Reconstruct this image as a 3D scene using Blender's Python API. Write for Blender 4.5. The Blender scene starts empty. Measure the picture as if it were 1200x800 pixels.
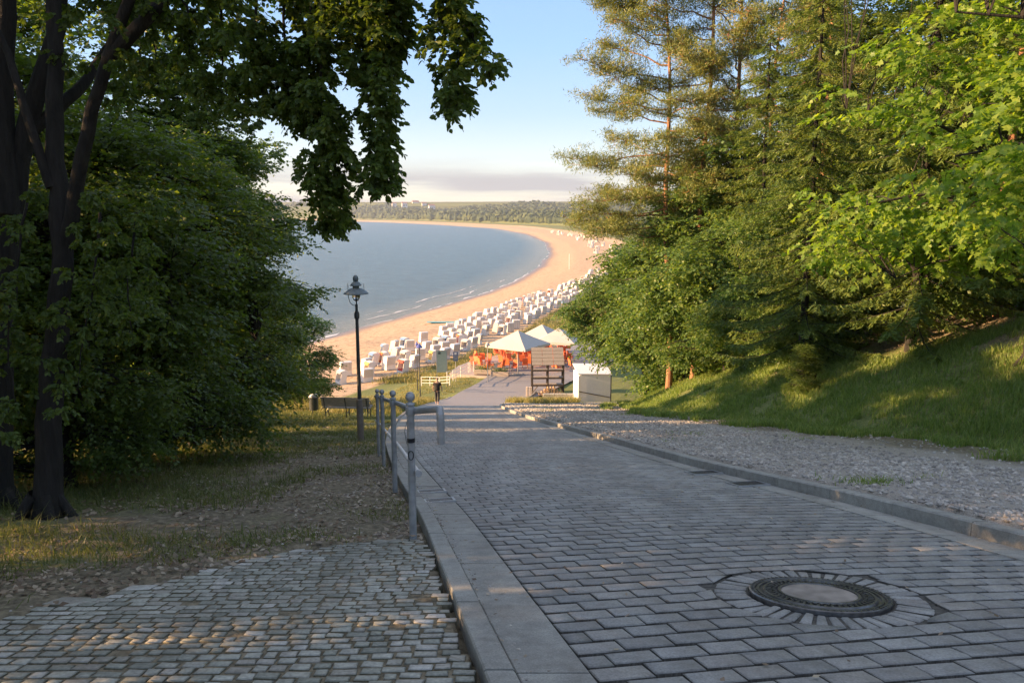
import bpy, math, random
import numpy as np
from mathutils import Matrix, Vector

random.seed(7)
RNG = np.random.default_rng(7)
S = bpy.context.scene
COL = S.collection
PI = math.pi

# ------------------------------------------------------------------ camera
FPX = 906.0
PITCH = math.atan(150 / FPX)
CAMZ = 1.25
cam = bpy.data.cameras.new('camera')
cam_o = bpy.data.objects.new('camera', cam)
COL.objects.link(cam_o)
cam_o.location = (0, 0, CAMZ)
cam_o.rotation_euler = (PI / 2 - PITCH, 0, 0)
cam.sensor_width = 36
cam.lens = 36 * FPX / 1200
cam.clip_start = 0.05
cam.clip_end = 30000
S.camera = cam_o

# ------------------------------------------------------------------ sky, sun, exposure
SUN_EL = math.radians(15)
SUN_AZ = math.radians(-97)          # measured from +Y, negative is to the left
W = bpy.data.worlds.new('World')
S.world = W
W.use_nodes = True
wn, wl = W.node_tree.nodes, W.node_tree.links
wn.clear()
wo = wn.new('ShaderNodeOutputWorld')
bg = wn.new('ShaderNodeBackground')
sky = wn.new('ShaderNodeTexSky')
sky.sky_type = 'NISHITA'
sky.sun_disc = False
sky.sun_elevation = SUN_EL
sky.sun_rotation = SUN_AZ
sky.altitude = 10
sky.air_density = 1.0
sky.dust_density = 0.4
sky.ozone_density = 3.5
tc = wn.new('ShaderNodeTexCoord')
sep = wn.new('ShaderNodeSeparateXYZ')
wl.new(tc.outputs['Generated'], sep.inputs[0])
mp = wn.new('ShaderNodeMapping')
mp.inputs['Scale'].default_value = (3.2, 3.2, 42)
wl.new(tc.outputs['Generated'], mp.inputs[0])
nz = wn.new('ShaderNodeTexNoise')
nz.inputs['Scale'].default_value = 1.0
nz.inputs['Detail'].default_value = 6
nz.inputs['Roughness'].default_value = 0.55
wl.new(mp.outputs[0], nz.inputs['Vector'])
cr = wn.new('ShaderNodeValToRGB')
cr.color_ramp.elements[0].position = 0.42
cr.color_ramp.elements[1].position = 0.60
wl.new(nz.outputs['Fac'], cr.inputs[0])
band = wn.new('ShaderNodeValToRGB')       # the cloud bank lies low over the horizon
for p_, v_ in ((0.0, 1.0), (0.026, 1.0), (0.046, 0.55), (0.075, 0.0)):
    pass
be = band.color_ramp.elements
be[0].position = 0.0; be[0].color = (1, 1, 1, 1)
be[1].position = 0.075; be[1].color = (0, 0, 0, 1)
e_ = be.new(0.042); e_.color = (1, 1, 1, 1)
e_ = be.new(0.058); e_.color = (0.35, 0.35, 0.35, 1)
wl.new(sep.outputs['Z'], band.inputs[0])
mul = wn.new('ShaderNodeMath'); mul.operation = 'MULTIPLY'
wl.new(cr.outputs[0], mul.inputs[0]); wl.new(band.outputs[0], mul.inputs[1])
mul2 = wn.new('ShaderNodeMath'); mul2.operation = 'MULTIPLY'; mul2.inputs[1].default_value = 0.9
wl.new(mul.outputs[0], mul2.inputs[0])
# evening air: cream at the horizon, blue above, zenith paled to add fill light, over the physical sky
asin = wn.new('ShaderNodeMath'); asin.operation = 'MULTIPLY'; asin.inputs[1].default_value = 1.0
wl.new(sep.outputs['Z'], asin.inputs[0])
warm = wn.new('ShaderNodeValToRGB')
we = warm.color_ramp.elements
we[0].position = 0.0; we[0].color = (0.66, 0.58, 0.52, 1)
we[1].position = 1.0; we[1].color = (0.60, 0.62, 0.66, 1)
for p_, c_ in ((0.06, (0.62, 0.60, 0.61)), (0.12, (0.40, 0.48, 0.62)), (0.20, (0.30, 0.46, 0.74)), (0.32, (0.26, 0.43, 0.74))):
    e_ = we.new(p_); e_.color = (*c_, 1)
wl.new(asin.outputs[0], warm.inputs[0])
scl = wn.new('ShaderNodeMixRGB'); scl.blend_type = 'MULTIPLY'; scl.inputs[0].default_value = 1.0
wl.new(warm.outputs[0], scl.inputs[1]); scl.inputs[2].default_value = (2.65, 2.4, 2.28, 1)
mxw = wn.new('ShaderNodeMixRGB')
mxw.inputs[0].default_value = 0.72
wl.new(sky.outputs[0], mxw.inputs[1])
wl.new(scl.outputs[0], mxw.inputs[2])
mx = wn.new('ShaderNodeMixRGB')
wl.new(mul2.outputs[0], mx.inputs[0])
wl.new(mxw.outputs[0], mx.inputs[1])
mx.inputs[2].default_value = (1.22, 1.17, 1.22, 1)
wl.new(mx.outputs[0], bg.inputs['Color'])
bg.inputs['Strength'].default_value = 0.15
wl.new(bg.outputs[0], wo.inputs[0])

sun = bpy.data.lights.new('sun', 'SUN')
sun.energy = 5.0
sun.angle = math.radians(0.5)
sun.color = (1.0, 0.62, 0.32)
sun_o = bpy.data.objects.new('sun', sun)
COL.objects.link(sun_o)
sd = Vector((math.sin(SUN_AZ) * math.cos(SUN_EL), math.cos(SUN_AZ) * math.cos(SUN_EL), math.sin(SUN_EL)))
sun_o.rotation_euler = sd.to_track_quat('Z', 'Y').to_euler()
sun_o.location = (-40, 10, 40)

S.view_settings.view_transform = 'Standard'
S.view_settings.look = 'None'
S.view_settings.gamma = 1
S.view_settings.use_curve_mapping = False
S.view_settings.exposure = 1.78
S.cycles.max_bounces = 6
S.cycles.diffuse_bounces = 3
S.cycles.glossy_bounces = 2
S.cycles.transmission_bounces = 4
S.cycles.transparent_max_bounces = 4
S.cycles.sample_clamp_indirect = 4

# ------------------------------------------------------------------ helpers
def tag(o, label=None, cat=None, group=None, kind=None):
    if label: o['label'] = label
    if cat: o['category'] = cat
    if group: o['group'] = group
    if kind: o['kind'] = kind
    return o

def link(o, parent=None):
    COL.objects.link(o)
    if parent: o.parent = parent
    return o

def empty(name, loc, label=None, cat=None, group=None, rz=0, kind=None):
    o = bpy.data.objects.new(name, None)
    o.empty_display_size = 0.2
    o.location = loc
    o.rotation_euler = (0, 0, rz)
    link(o)
    return tag(o, label, cat, group, kind)

def copy_tree(o, parent=None):
    c = o.copy()
    COL.objects.link(c)
    c.parent = parent
    for ch in o.children:
        copy_tree(ch, c)
    return c

def mesh_np(name, V, F, mat, parent=None, smooth=False, attrs=None, loc=None):
    """V (n,3); F (m,k) uniform polygons, or a list of such arrays."""
    if not isinstance(F, (list, tuple)): F = [F]
    F = [np.asarray(f, dtype=np.int32) for f in F if len(f)]
    me = bpy.data.meshes.new(name)
    V = np.asarray(V, dtype=np.float32)
    me.vertices.add(len(V)); me.vertices.foreach_set('co', V.ravel())
    li = np.concatenate([f.ravel() for f in F])
    cnt = np.concatenate([np.full(len(f), f.shape[1], dtype=np.int32) for f in F])
    st = np.concatenate([[0], np.cumsum(cnt)[:-1]]).astype(np.int32)
    me.loops.add(len(li)); me.loops.foreach_set('vertex_index', li)
    me.polygons.add(len(cnt)); me.polygons.foreach_set('loop_start', st)
    me.polygons.foreach_set('use_smooth', np.full(len(cnt), bool(smooth), dtype=bool))
    me.update(calc_edges=True)
    if attrs:
        for an, (dt, arr) in attrs.items():
            a = me.attributes.new(an, dt, 'POINT')
            if dt == 'FLOAT': a.data.foreach_set('value', np.asarray(arr, dtype=np.float32))
            else: a.data.foreach_set('color', np.asarray(arr, dtype=np.float32).ravel())
    if mat: me.materials.append(mat)
    o = bpy.data.objects.new(name, me)
    if loc: o.location = loc
    return link(o, parent)

class MB:
    """collects shapes that are joined into one mesh"""
    def __init__(s): s.v = []; s.f = {}; s.n = 0; s.sm = False
    def add(s, v, faces):
        for f in faces:
            s.f.setdefault(len(f), []).append([i + s.n for i in f])
        s.v.append(np.asarray(v, dtype=float)); s.n += len(v)
        return s
    def box(s, c, size, R=None):
        hx, hy, hz = [a / 2 for a in size]
        v = np.array([(x, y, z) for x in (-hx, hx) for y in (-hy, hy) for z in (-hz, hz)])
        if R is not None: v = v @ np.array(R.to_3x3()).T
        v = v + np.array(c)
        return s.add(v, [(0,1,3,2),(4,6,7,5),(0,4,5,1),(2,3,7,6),(0,2,6,4),(1,5,7,3)])
    def bbox(s, c, size, b=0.01, R=None):
        """box with a bevel on every vertical and top edge"""
        hx, hy, hz = [a / 2 for a in size]
        rings = []
        for (k, z) in ((0, -hz), (0, hz - b), (b, hz)):
            X, Y = hx - k, hy - k
            rings += [(-X + b, -Y, z), (X - b, -Y, z), (X, -Y + b, z), (X, Y - b, z), (X - b, Y, z), (-X + b, Y, z), (-X, Y - b, z), (-X, -Y + b, z)]
        v = np.array(rings)
        if R is not None: v = v @ np.array(R.to_3x3()).T
        v = v + np.array(c)
        F = []
        for r in range(2):
            for i in range(8):
                j = (i + 1) % 8
                F.append((r*8+i, r*8+j, (r+1)*8+j, (r+1)*8+i))
        F.append(tuple(range(16, 24))); F.append(tuple(reversed(range(8))))
        return s.add(v, F)
    def tube(s, pts, rad, n=6, cap=True):
        pts = np.array(pts, dtype=float)
        m = len(pts)
        if np.isscalar(rad): rad = [rad] * m
        T = np.gradient(pts, axis=0)
        T /= (np.linalg.norm(T, axis=1)[:, None] + 1e-9)
        up = np.array([0, 0, 1.0]) if abs(T[0][2]) < 0.9 else np.array([1.0, 0, 0])
        V = []
        for i in range(m):
            a = np.cross(T[i], up); a /= (np.linalg.norm(a) + 1e-9)
            b = np.cross(a, T[i])
            up = b
            for k in range(n):
                t = 2 * PI * k / n
                V.append(pts[i] + rad[i] * (math.cos(t) * a + math.sin(t) * b))
        F = []
        for i in range(m - 1):
            for k in range(n):
                j = (k + 1) % n
                F.append((i*n+k, i*n+j, (i+1)*n+j, (i+1)*n+k))
        if cap:
            F.append(tuple(reversed(range(n)))); F.append(tuple(range((m-1)*n, m*n)))
        return s.add(V, F)
    def lathe(s, prof, c=(0, 0, 0), n=16):
        V = []
        for (r, z) in prof:
            for k in range(n):
                t = 2 * PI * k / n
                V.append((c[0] + r * math.cos(t), c[1] + r * math.sin(t), c[2] + z))
        F = []
        for i in range(len(prof) - 1):
            for k in range(n):
                j = (k + 1) % n
                F.append((i*n+k, i*n+j, (i+1)*n+j, (i+1)*n+k))
        F.append(tuple(reversed(range(n)))); F.append(tuple(range((len(prof)-1)*n, len(prof)*n)))
        return s.add(V, F)
    def build(s, name, mat, parent=None, smooth=False, loc=None):
        V = np.concatenate(s.v)
        return mesh_np(name, V, [np.array(a) for a in s.f.values()], mat, parent, smooth, loc=loc)

# smooth value noise on a lattice
_perm = RNG.random((256, 256))
def vnoise(x, y):
    x = np.asarray(x, dtype=float); y = np.asarray(y, dtype=float)
    xi = np.floor(x).astype(int); yi = np.floor(y).astype(int)
    fx = x - xi; fy = y - yi
    fx = fx*fx*(3-2*fx); fy = fy*fy*(3-2*fy)
    a = _perm[xi & 255, yi & 255]; b = _perm[(xi+1) & 255, yi & 255]
    c = _perm[xi & 255, (yi+1) & 255]; d = _perm[(xi+1) & 255, (yi+1) & 255]
    return (a*(1-fx)+b*fx)*(1-fy) + (c*(1-fx)+d*fx)*fy
def fbm(x, y, o=4):
    r = 0; a = 0.5; t = 0
    for i in range(o):
        r = r + a * vnoise(x * 2**i + 17.3*i, y * 2**i + 5.1*i); t += a; a *= 0.5
    return r / t
def sstep(a, b, x):
    t = np.clip((x - a) / (b - a), 0, 1); return t*t*(3-2*t)
def smax(a, b, k):
    return 0.5 * (a + b + np.sqrt((a - b)**2 + k*k))

# ------------------------------------------------------------------ the lie of the land
def table(pts, lo=-12, hi=100, sm=13):
    ys = np.arange(lo, hi, 0.25)
    xs = np.interp(ys, [p[0] for p in pts], [p[1] for p in pts])
    k = np.hanning(sm); k /= k.sum()
    xp = np.pad(xs, sm//2, mode='edge')
    # keep the slope at the ends
    return ys, np.convolve(xp, k, 'valid')
LT = table([(-12, 3.4), (0, 0.95), (2.9, 0.35), (4.56, 0.04), (7.14, -0.45), (9, -0.88), (12.2, -1.55), (15.9, -2.25), (20.5, -2.95), (28, -3.9), (36, -4.7), (45, -5.2), (54, -5.5), (61, -5.5), (66, -4.4), (70, -2.9), (74, -1.8), (100, 4)])
RT = table([(-12, 5.9), (0, 4.5), (2.9, 4.12), (5.4, 3.81), (7.7, 3.5), (9.4, 3.12), (11.5, 2.72), (17.5, 2.0), (22.7, 1.3), (28, 0.64), (34.4, 0.0), (44.4, -0.76), (50, -0.7), (55, -0.3), (60, 0.5), (66, 2.0), (72, 3.6), (78, 5), (100, 11)])
def XL(y): return np.interp(y, *LT)
def XR(y): return np.interp(y, *RT)
K = 0.226
def B0(y):
    return smax(-K * y, -14.3 + 0 * y, 0.5)
def dB0(y): return (B0(y + 0.05) - B0(y - 0.05)) / 0.1

SH = [(-300, -400), (20, -92), (60, -60), (90, -42), (118.7, -30.5), (126.7, -28.3), (140, -23.4), (157, -17.4), (185, -8.2), (221, 0), (286, 9.4), (370, 16.7), (509, 21.2), (713, 11.7), (992, -21.7), (1277, -111.5), (1626, -248), (2386, -676), (2470, -3000), (2700, -9000)]
def XS(y): return np.interp(y, [p[0] for p in SH], [p[1] for p in SH])
FT = [(-300, 60), (-12, 9.6), (0, 9.2), (12.2, 8.4), (14.8, 8.4), (20.5, 7.3), (28.9, 5.9), (36, 5.8), (42.7, 6.3), (52, 8.6), (60, 10.5), (80, 14), (110, 15), (136, 20), (197, 34), (370, 75), (700, 105), (1000, 60), (1300, -40), (1626, -150), (2386, -560), (2470, -2900), (2700, -8900)]
def FOOT(y): return np.interp(y, [p[0] for p in FT], [p[1] for p in FT])

def beach(d):
    return np.interp(d, [-400, -40, -6, 0, 5, 14, 30, 39, 47, 60], [-30, -22, -18.7, -18.05, -17.5, -16.7, -16.1, -15.9, -14.6, -14.35])

def HB(x, y):
    """ground without fine relief"""
    x = np.asarray(x, dtype=float); y = np.asarray(y, dtype=float)
    d = x - XS(y)
    bb = beach(d)
    drop = np.maximum(0, -11.5 - x - 0.05*np.maximum(y, 0)) * 0.42
    pl = np.where(y < 63, -K * y, -14.24) - drop
    pl = np.where(y > 60, pl - np.maximum(0, y-60)*0.25 , pl)
    z = smax(bb, pl, 0.35) - 0.08
    h = x - FOOT(y)
    rise = 0.50 * smax(h, 0*h, 0.8) - 0.12
    cap = np.interp(y, [-100, 60, 90, 200, 600, 1600, 2400, 3400], [13, 12, 5, 4, 5, 10, 34, 60]) * np.where(y > 400, 0.1 + 1.7*fbm(x*0.0045, y*0.0010, 3), 1)
    rise = np.where(rise > 0, cap * (1 - np.exp(-rise / cap)), 0)
    return z + rise

def road_mask(x, y):
    l = XL(y) - 0.46; r = XR(y) + 0.15
    m = sstep(-0.12, 0.03, x - l) * sstep(-0.12, 0.03, r - x)
    return m * sstep(100, 96, y) * sstep(-12, -11, y)

# the little cobbled apron in front left
CE = [(-6, 1.6), (-2.69, 3.77), (-2.26, 4.46), (-1.72, 5.42), (-1.2, 5.78), (-0.4, 6.0)]
def cob_edge(x): return np.interp(x, [p[0] for p in CE], [p[1] for p in CE]) + 0.10 * (vnoise(np.asarray(x)*3.1, 0*np.asarray(x)) - 0.5)
def cob_mask(x, y):
    return sstep(-0.05, 0.08, cob_edge(x) - y) * sstep(0.03, -0.03, x - (XL(y) - 0.46)) * sstep(-9, -8, x)

def H(x, y):
    x = np.asarray(x, dtype=float); y = np.asarray(y, dtype=float)
    z = HB(x, y)
    n = (fbm(x*0.9, y*0.9, 3) - 0.5) * 0.16 + (fbm(x*5, y*5, 2) - 0.5) * 0.05
    n2 = n + (fbm(x*0.12, y*0.12, 3) - 0.5) * 0.5 * sstep(9, 14, np.abs(x))
    side = XR(y) + 0.15
    gravel = sstep(0, 0.1, x - side) * sstep(0.3, -0.3, x - FOOT(y)) * sstep(60, 50, y)
    z0 = z + n2 * (1 - 0.6*gravel) + 0.17 * gravel + 0.05
    # a raised lip along the gravel, falling away after the plaza starts
    z0 = z0 + 0.10 * sstep(0.2, 2, x - FOOT(y)) * sstep(60, 50, y)
    rm = road_mask(x, y); cm = cob_mask(x, y)
    near = B0(y) - 0.10
    z1 = np.where(y < 100, z0 * (1 - rm) + near * rm, z0)
    z1 = z1 * (1 - cm) + (B0(y) - 0.055) * cm
    return z1
def Hs(x, y): return float(H(np.array([x]), np.array([y]))[0])

def frac_grid(lo, hi, step, outlo, outhi, g=1.13):
    a = list(np.arange(lo, hi + 1e-6, step))
    s = step; v = hi
    while v < outhi:
        s *= g; v += s; a.append(v)
    s = step; v = lo
    pre = []
    while v > outlo:
        s *= g; v -= s; pre.append(v)
    return np.array(pre[::-1] + a)

# ------------------------------------------------------------------ materials
def newmat(name):
    m = bpy.data.materials.new(name); m.use_nodes = True
    return m, m.node_tree.nodes, m.node_tree.links, m.node_tree.nodes['Principled BSDF']
def rgb(n, c):
    r = n.new('ShaderNodeRGB'); r.outputs[0].default_value = (*c, 1); return r.outputs[0]
def noise(n, l, scale, detail=4, vec=None, rough=0.5, stretch=None):
    t = n.new('ShaderNodeTexNoise'); t.inputs['Scale'].default_value = scale
    t.inputs['Detail'].default_value = detail; t.inputs['Roughness'].default_value = rough
    if vec is None:
        tcn = n.new('ShaderNodeTexCoord'); vec = tcn.outputs['Object']
    if stretch:
        m = n.new('ShaderNodeMapping'); m.inputs['Scale'].default_value = stretch
        l.new(vec, m.inputs[0]); vec = m.outputs[0]
    l.new(vec, t.inputs['Vector'])
    return t.outputs['Fac']
def ramp(n, l, fac, stops):
    r = n.new('ShaderNodeValToRGB'); el = r.color_ramp.elements
    while len(el) < len(stops): el.new(0.5)
    for e, (p, c) in zip(el, stops):
        e.position = p; e.color = (*c, 1) if len(c) == 3 else c
    l.new(fac, r.inputs[0]); return r.outputs[0]
def mixc(n, l, fac, a, b, mode='MIX'):
    m = n.new('ShaderNodeMixRGB'); m.blend_type = mode
    if isinstance(fac, (int, float)): m.inputs[0].default_value = fac
    else: l.new(fac, m.inputs[0])
    for i, v in ((1, a), (2, b)):
        if isinstance(v, tuple): m.inputs[i].default_value = (*v, 1)
        else: l.new(v, m.inputs[i])
    return m.outputs[0]
def bump(n, l, bs, h, strength=0.4, dist=0.01):
    b = n.new('ShaderNodeBump'); b.inputs['Strength'].default_value = strength
    b.inputs['Distance'].default_value = dist
    l.new(h, b.inputs['Height']); l.new(b.outputs[0], bs.inputs['Normal'])
def math_(n, l, op, a, b=None):
    m = n.new('ShaderNodeMath'); m.operation = op
    for i, v in ((0, a), (1, b)):
        if v is None: continue
        if isinstance(v, (int, float)): m.inputs[i].default_value = v
        else: l.new(v, m.inputs[i])
    return m.outputs[0]

def simple(name, c, rough=0.6, metal=0.0, var=0.25, scale=8, bumpd=0.0, spec=None, stretch=None):
    m, n, l, b = newmat(name)
    f = noise(n, l, scale, 5, stretch=stretch)
    lo = tuple(x * (1 - var) for x in c); hi = tuple(min(1, x * (1 + var)) for x in c)
    l.new(ramp(n, l, f, [(0.3, lo), (0.7, hi)]), b.inputs['Base Color'])
    b.inputs['Roughness'].default_value = rough
    b.inputs['Metallic'].default_value = metal
    if spec is not None: b.inputs['Specular IOR Level'].default_value = spec
    if bumpd: bump(n, l, b, f, 0.5, bumpd)
    return m

def stone_mat(name, stops, stain, grain=90, rough=0.75, bd=0.003):
    m, n, l, b = newmat(name)
    oi = n.new('ShaderNodeObjectInfo'); at = n.new('ShaderNodeAttribute'); at.attribute_name = 'tint'
    r = math_(n, l, 'FRACT', math_(n, l, 'ADD', oi.outputs['Random'], at.outputs['Fac']))
    col = ramp(n, l, r, stops)
    geo = n.new('ShaderNodeNewGeometry')
    g = noise(n, l, grain, 3, geo.outputs['Position'])
    col = mixc(n, l, 0.55, col, ramp(n, l, g, [(0.3, (0.55,)*3), (0.7, (1.35,)*3)]), 'MULTIPLY')
    st = noise(n, l, 1.3, 6, geo.outputs['Position'], 0.65)
    col = mixc(n, l, math_(n, l, 'MULTIPLY', ramp(n, l, st, [(0.45, (0,)*3), (0.75, (1,)*3)]), 0.5), col, stain)
    blot = noise(n, l, 9, 5, geo.outputs['Position'], 0.7)
    col = mixc(n, l, 1.0, col, ramp(n, l, blot, [(0.3, (0.72, 0.71, 0.70)), (0.55, (1.0, 1.0, 1.0)), (0.72, (1.16, 1.14, 1.10))]), 'MULTIPLY')
    tr_ = noise(n, l, 0.8, 4, geo.outputs['Position'], 0.6, stretch=(2.2, 0.22, 0.22))
    col = mixc(n, l, 1.0, col, ramp(n, l, tr_, [(0.35, (0.82, 0.81, 0.80)), (0.65, (1.12, 1.12, 1.12))]), 'MULTIPLY')
    l.new(col, b.inputs['Base Color'])
    b.inputs['Roughness'].default_value = rough
    g2 = noise(n, l, grain*0.45, 5, geo.outputs['Position'], 0.6)
    bump(n, l, b, g2, 0.7, bd)
    return m

M = {}
M['sett'] = stone_mat('sett_stone', [(0, (0.235, 0.238, 0.225)), (0.35, (0.295, 0.298, 0.28)), (0.7, (0.35, 0.352, 0.332)), (0.9, (0.325, 0.315, 0.285)), (1, (0.255, 0.256, 0.243))], (0.24, 0.21, 0.18), rough=0.62)
M['cobble'] = stone_mat('cobble_granite', [(0, (0.24, 0.245, 0.20)), (0.3, (0.33, 0.335, 0.28)), (0.6, (0.41, 0.41, 0.35)), (0.85, (0.32, 0.30, 0.25)), (1, (0.50, 0.49, 0.44))], (0.19, 0.18, 0.12), grain=60, bd=0.008)
M['concrete'] = stone_mat('concrete', [(0, (0.31, 0.31, 0.28)), (0.5, (0.38, 0.38, 0.34)), (1, (0.34, 0.335, 0.30))], (0.23, 0.20, 0.16), grain=120, bd=0.002)
M['gravel'] = stone_mat('gravel_stone', [(0, (0.28, 0.265, 0.24)), (0.4, (0.45, 0.425, 0.385)), (0.75, (0.56, 0.53, 0.47)), (1, (0.66, 0.60, 0.52))], (0.20, 0.17, 0.14), grain=40, bd=0.004)
M['joint'] = simple('joint_fill', (0.085, 0.08, 0.068), 0.95, var=0.5, scale=25, bumpd=0.01)
M['shadeface'] = simple('shaded_grimy_face', (0.075, 0.072, 0.062), 0.95, var=0.5, scale=30)  # sett sides: grime, darkened further so the joint shade is in the colour
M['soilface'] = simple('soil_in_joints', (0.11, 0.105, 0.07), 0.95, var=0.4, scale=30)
M['iron'] = simple('cast_iron', (0.15, 0.148, 0.145), 0.40, 0.7, var=0.35, scale=30, bumpd=0.002)
M['galv'] = simple('galvanised_steel', (0.36, 0.37, 0.37), 0.45, 0.3, var=0.22, scale=14, bumpd=0.0006)
M['whitepaint'] = simple('white_paint', (0.72, 0.70, 0.66), 0.5, var=0.08, scale=12)
M['darkmetal'] = simple('dark_green_metal', (0.075, 0.085, 0.09), 0.4, 0.4, var=0.3, scale=20)
M['lampshade'] = simple('verdigris_shade', (0.15, 0.19, 0.20), 0.45, 0.2, var=0.25, scale=20)
M['sleeve'] = simple('post_sleeve', (0.22, 0.19, 0.16), 0.7, var=0.2, scale=10)
M['wood'] = simple('weathered_wood', (0.30, 0.26, 0.21), 0.75, var=0.3, scale=9, bumpd=0.004, stretch=(1, 1, 12))
M['darkwood'] = simple('dark_wood', (0.06, 0.045, 0.035), 0.7, var=0.4, scale=9, bumpd=0.003)
M['bark'] = None
M['coverfill'] = simple('cover_concrete', (0.30, 0.26, 0.23), 0.5, var=0.35, scale=9, bumpd=0.002)

def attr_c(n, name):
    a = n.new('ShaderNodeAttribute'); a.attribute_name = name; return a

def ground_mat():
    m, n, l, b = newmat('ground_cover')
    geo = n.new('ShaderNodeNewGeometry'); pos = geo.outputs['Position']
    mk = attr_c(n, 'cover')       # r sand, g grass, b gravel; none: leaf litter soil
    sp = n.new('ShaderNodeSeparateColor'); l.new(mk.outputs['Color'], sp.inputs[0])
    wet = attr_c(n, 'wet').outputs['Fac']
    n1 = noise(n, l, 14, 8, pos, 0.7); n2 = noise(n, l, 1.1, 5, pos, 0.6); n3 = noise(n, l, 90, 3, pos)
    soil = ramp(n, l, n1, [(0.28, (0.075, 0.06, 0.036)), (0.45, (0.16, 0.135, 0.085)), (0.58, (0.27, 0.225, 0.145)), (0.75, (0.44, 0.38, 0.27))])
    grass = ramp(n, l, n1, [(0.3, (0.07, 0.10, 0.025)), (0.5, (0.14, 0.17, 0.045)), (0.7, (0.26, 0.24, 0.09))])
    grav = ramp(n, l, n3, [(0.3, (0.22, 0.20, 0.17)), (0.55, (0.42, 0.38, 0.32)), (0.75, (0.58, 0.52, 0.44))])
    sn = noise(n, l, 0.35, 6, pos, 0.75); sm_ = noise(n, l, 1.3, 6, pos, 0.85)
    sand = mixc(n, l, 0.62, ramp(n, l, sn, [(0.3, (0.44, 0.29, 0.16)), (0.7, (0.58, 0.41, 0.25))]), ramp(n, l, sm_, [(0.43, (0.20, 0.14, 0.09)), (0.50, (0.56, 0.41, 0.26))]))
    sand = mixc(n, l, wet, sand, (0.20, 0.15, 0.11))
    def soft(f, amt=0.6):
        # ragged borders between covers
        a = math_(n, l, 'ADD', f, math_(n, l, 'MULTIPLY', math_(n, l, 'SUBTRACT', n1, 0.5), amt))
        mm = n.new('ShaderNodeMapRange'); mm.inputs[1].default_value = 0.35; mm.inputs[2].default_value = 0.65
        l.new(a, mm.inputs[0]); return mm.outputs[0]
    g2 = math_(n, l, 'ADD', sp.outputs[1], math_(n, l, 'MULTIPLY', math_(n, l, 'SUBTRACT', n2, 0.5), 1.2))
    c = mixc(n, l, soft(g2), soil, grass)
    c = mixc(n, l, soft(sp.outputs[2], 0.4), c, grav)
    c = mixc(n, l, soft(sp.outputs[0], 0.3), c, sand)
    l.new(c, b.inputs['Base Color'])
    rr = n.new('ShaderNodeMapRange'); rr.inputs[3].default_value = 0.95; rr.inputs[4].default_value = 0.35
    l.new(wet, rr.inputs[0]); l.new(rr.outputs[0], b.inputs['Roughness'])
    bump(n, l, b, n1, 0.8, 0.04)
    return m
M['ground'] = ground_mat()

def leaf_mat(name, stops, trans=0.35, tint=(1.0, 1.1, 0.35), rough=0.45, gloss=0.06):
    m, n, l, b = newmat(name)
    geo = n.new('ShaderNodeNewGeometry')
    out = n['Material Output'] if 'Material Output' in n else None
    r = geo.outputs['Random Per Island']
    big = noise(n, l, 0.45, 3, geo.outputs['Position'])
    f = math_(n, l, 'ADD', math_(n, l, 'MULTIPLY', r, 0.6), math_(n, l, 'MULTIPLY', big, 0.45))
    col = ramp(n, l, f, stops)
    l.new(col, b.inputs['Base Color'])
    b.inputs['Roughness'].default_value = rough
    b.inputs['Specular IOR Level'].default_value = 0.35
    tr = n.new('ShaderNodeBsdfTranslucent')
    l.new(mixc(n, l, 1.0, col, tint, 'MULTIPLY'), tr.inputs['Color'])
    br = n.new('ShaderNodeMixShader'); br.inputs[0].default_value = trans
    l.new(b.outputs[0], br.inputs[1]); l.new(tr.outputs[0], br.inputs[2])
    l.new(br.outputs[0], out.inputs['Surface'])
    return m
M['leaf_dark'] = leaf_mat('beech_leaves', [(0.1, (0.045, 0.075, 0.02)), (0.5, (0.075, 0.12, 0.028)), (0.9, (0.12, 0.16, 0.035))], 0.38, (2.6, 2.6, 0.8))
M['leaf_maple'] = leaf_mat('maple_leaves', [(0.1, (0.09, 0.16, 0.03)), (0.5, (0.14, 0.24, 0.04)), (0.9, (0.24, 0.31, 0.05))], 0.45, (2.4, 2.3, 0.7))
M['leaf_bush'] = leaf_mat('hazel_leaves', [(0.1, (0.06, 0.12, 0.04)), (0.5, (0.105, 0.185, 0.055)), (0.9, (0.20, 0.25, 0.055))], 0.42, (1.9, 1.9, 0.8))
M['leaf_pine'] = leaf_mat('pine_needles', [(0.1, (0.09, 0.14, 0.05)), (0.5, (0.16, 0.21, 0.06)), (0.8, (0.24, 0.25, 0.07)), (0.95, (0.40, 0.25, 0.09))], 0.3, (1.8, 1.5, 0.7))
M['leaf_spruce'] = leaf_mat('spruce_needles', [(0.1, (0.07, 0.12, 0.045)), (0.5, (0.12, 0.19, 0.055)), (0.9, (0.23, 0.28, 0.07))], 0.35, (2.0, 1.8, 0.6))
M['grass'] = leaf_mat('grass_blades', [(0.15, (0.11, 0.17, 0.045)), (0.5, (0.18, 0.26, 0.07)), (0.8, (0.27, 0.32, 0.10)), (0.95, (0.46, 0.42, 0.22))], 0.42, (1.5, 1.6, 0.8))
M['vergegrass'] = leaf_mat('verge_grass', [(0.15, (0.08, 0.11, 0.03)), (0.5, (0.14, 0.17, 0.05)), (0.8, (0.22, 0.22, 0.08)), (0.95, (0.40, 0.35, 0.19))], 0.35, (1.5, 1.5, 0.8))
M['drygrass'] = leaf_mat('dune_grass', [(0.15, (0.14, 0.16, 0.04)), (0.5, (0.26, 0.25, 0.08)), (0.95, (0.45, 0.36, 0.18))], 0.3, (1.3, 1.3, 0.8))
M['litter'] = leaf_mat('dead_leaves', [(0.1, (0.09, 0.06, 0.04)), (0.5, (0.22, 0.16, 0.10)), (0.9, (0.50, 0.42, 0.30))], 0.1, (1, 1, 1))
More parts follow.
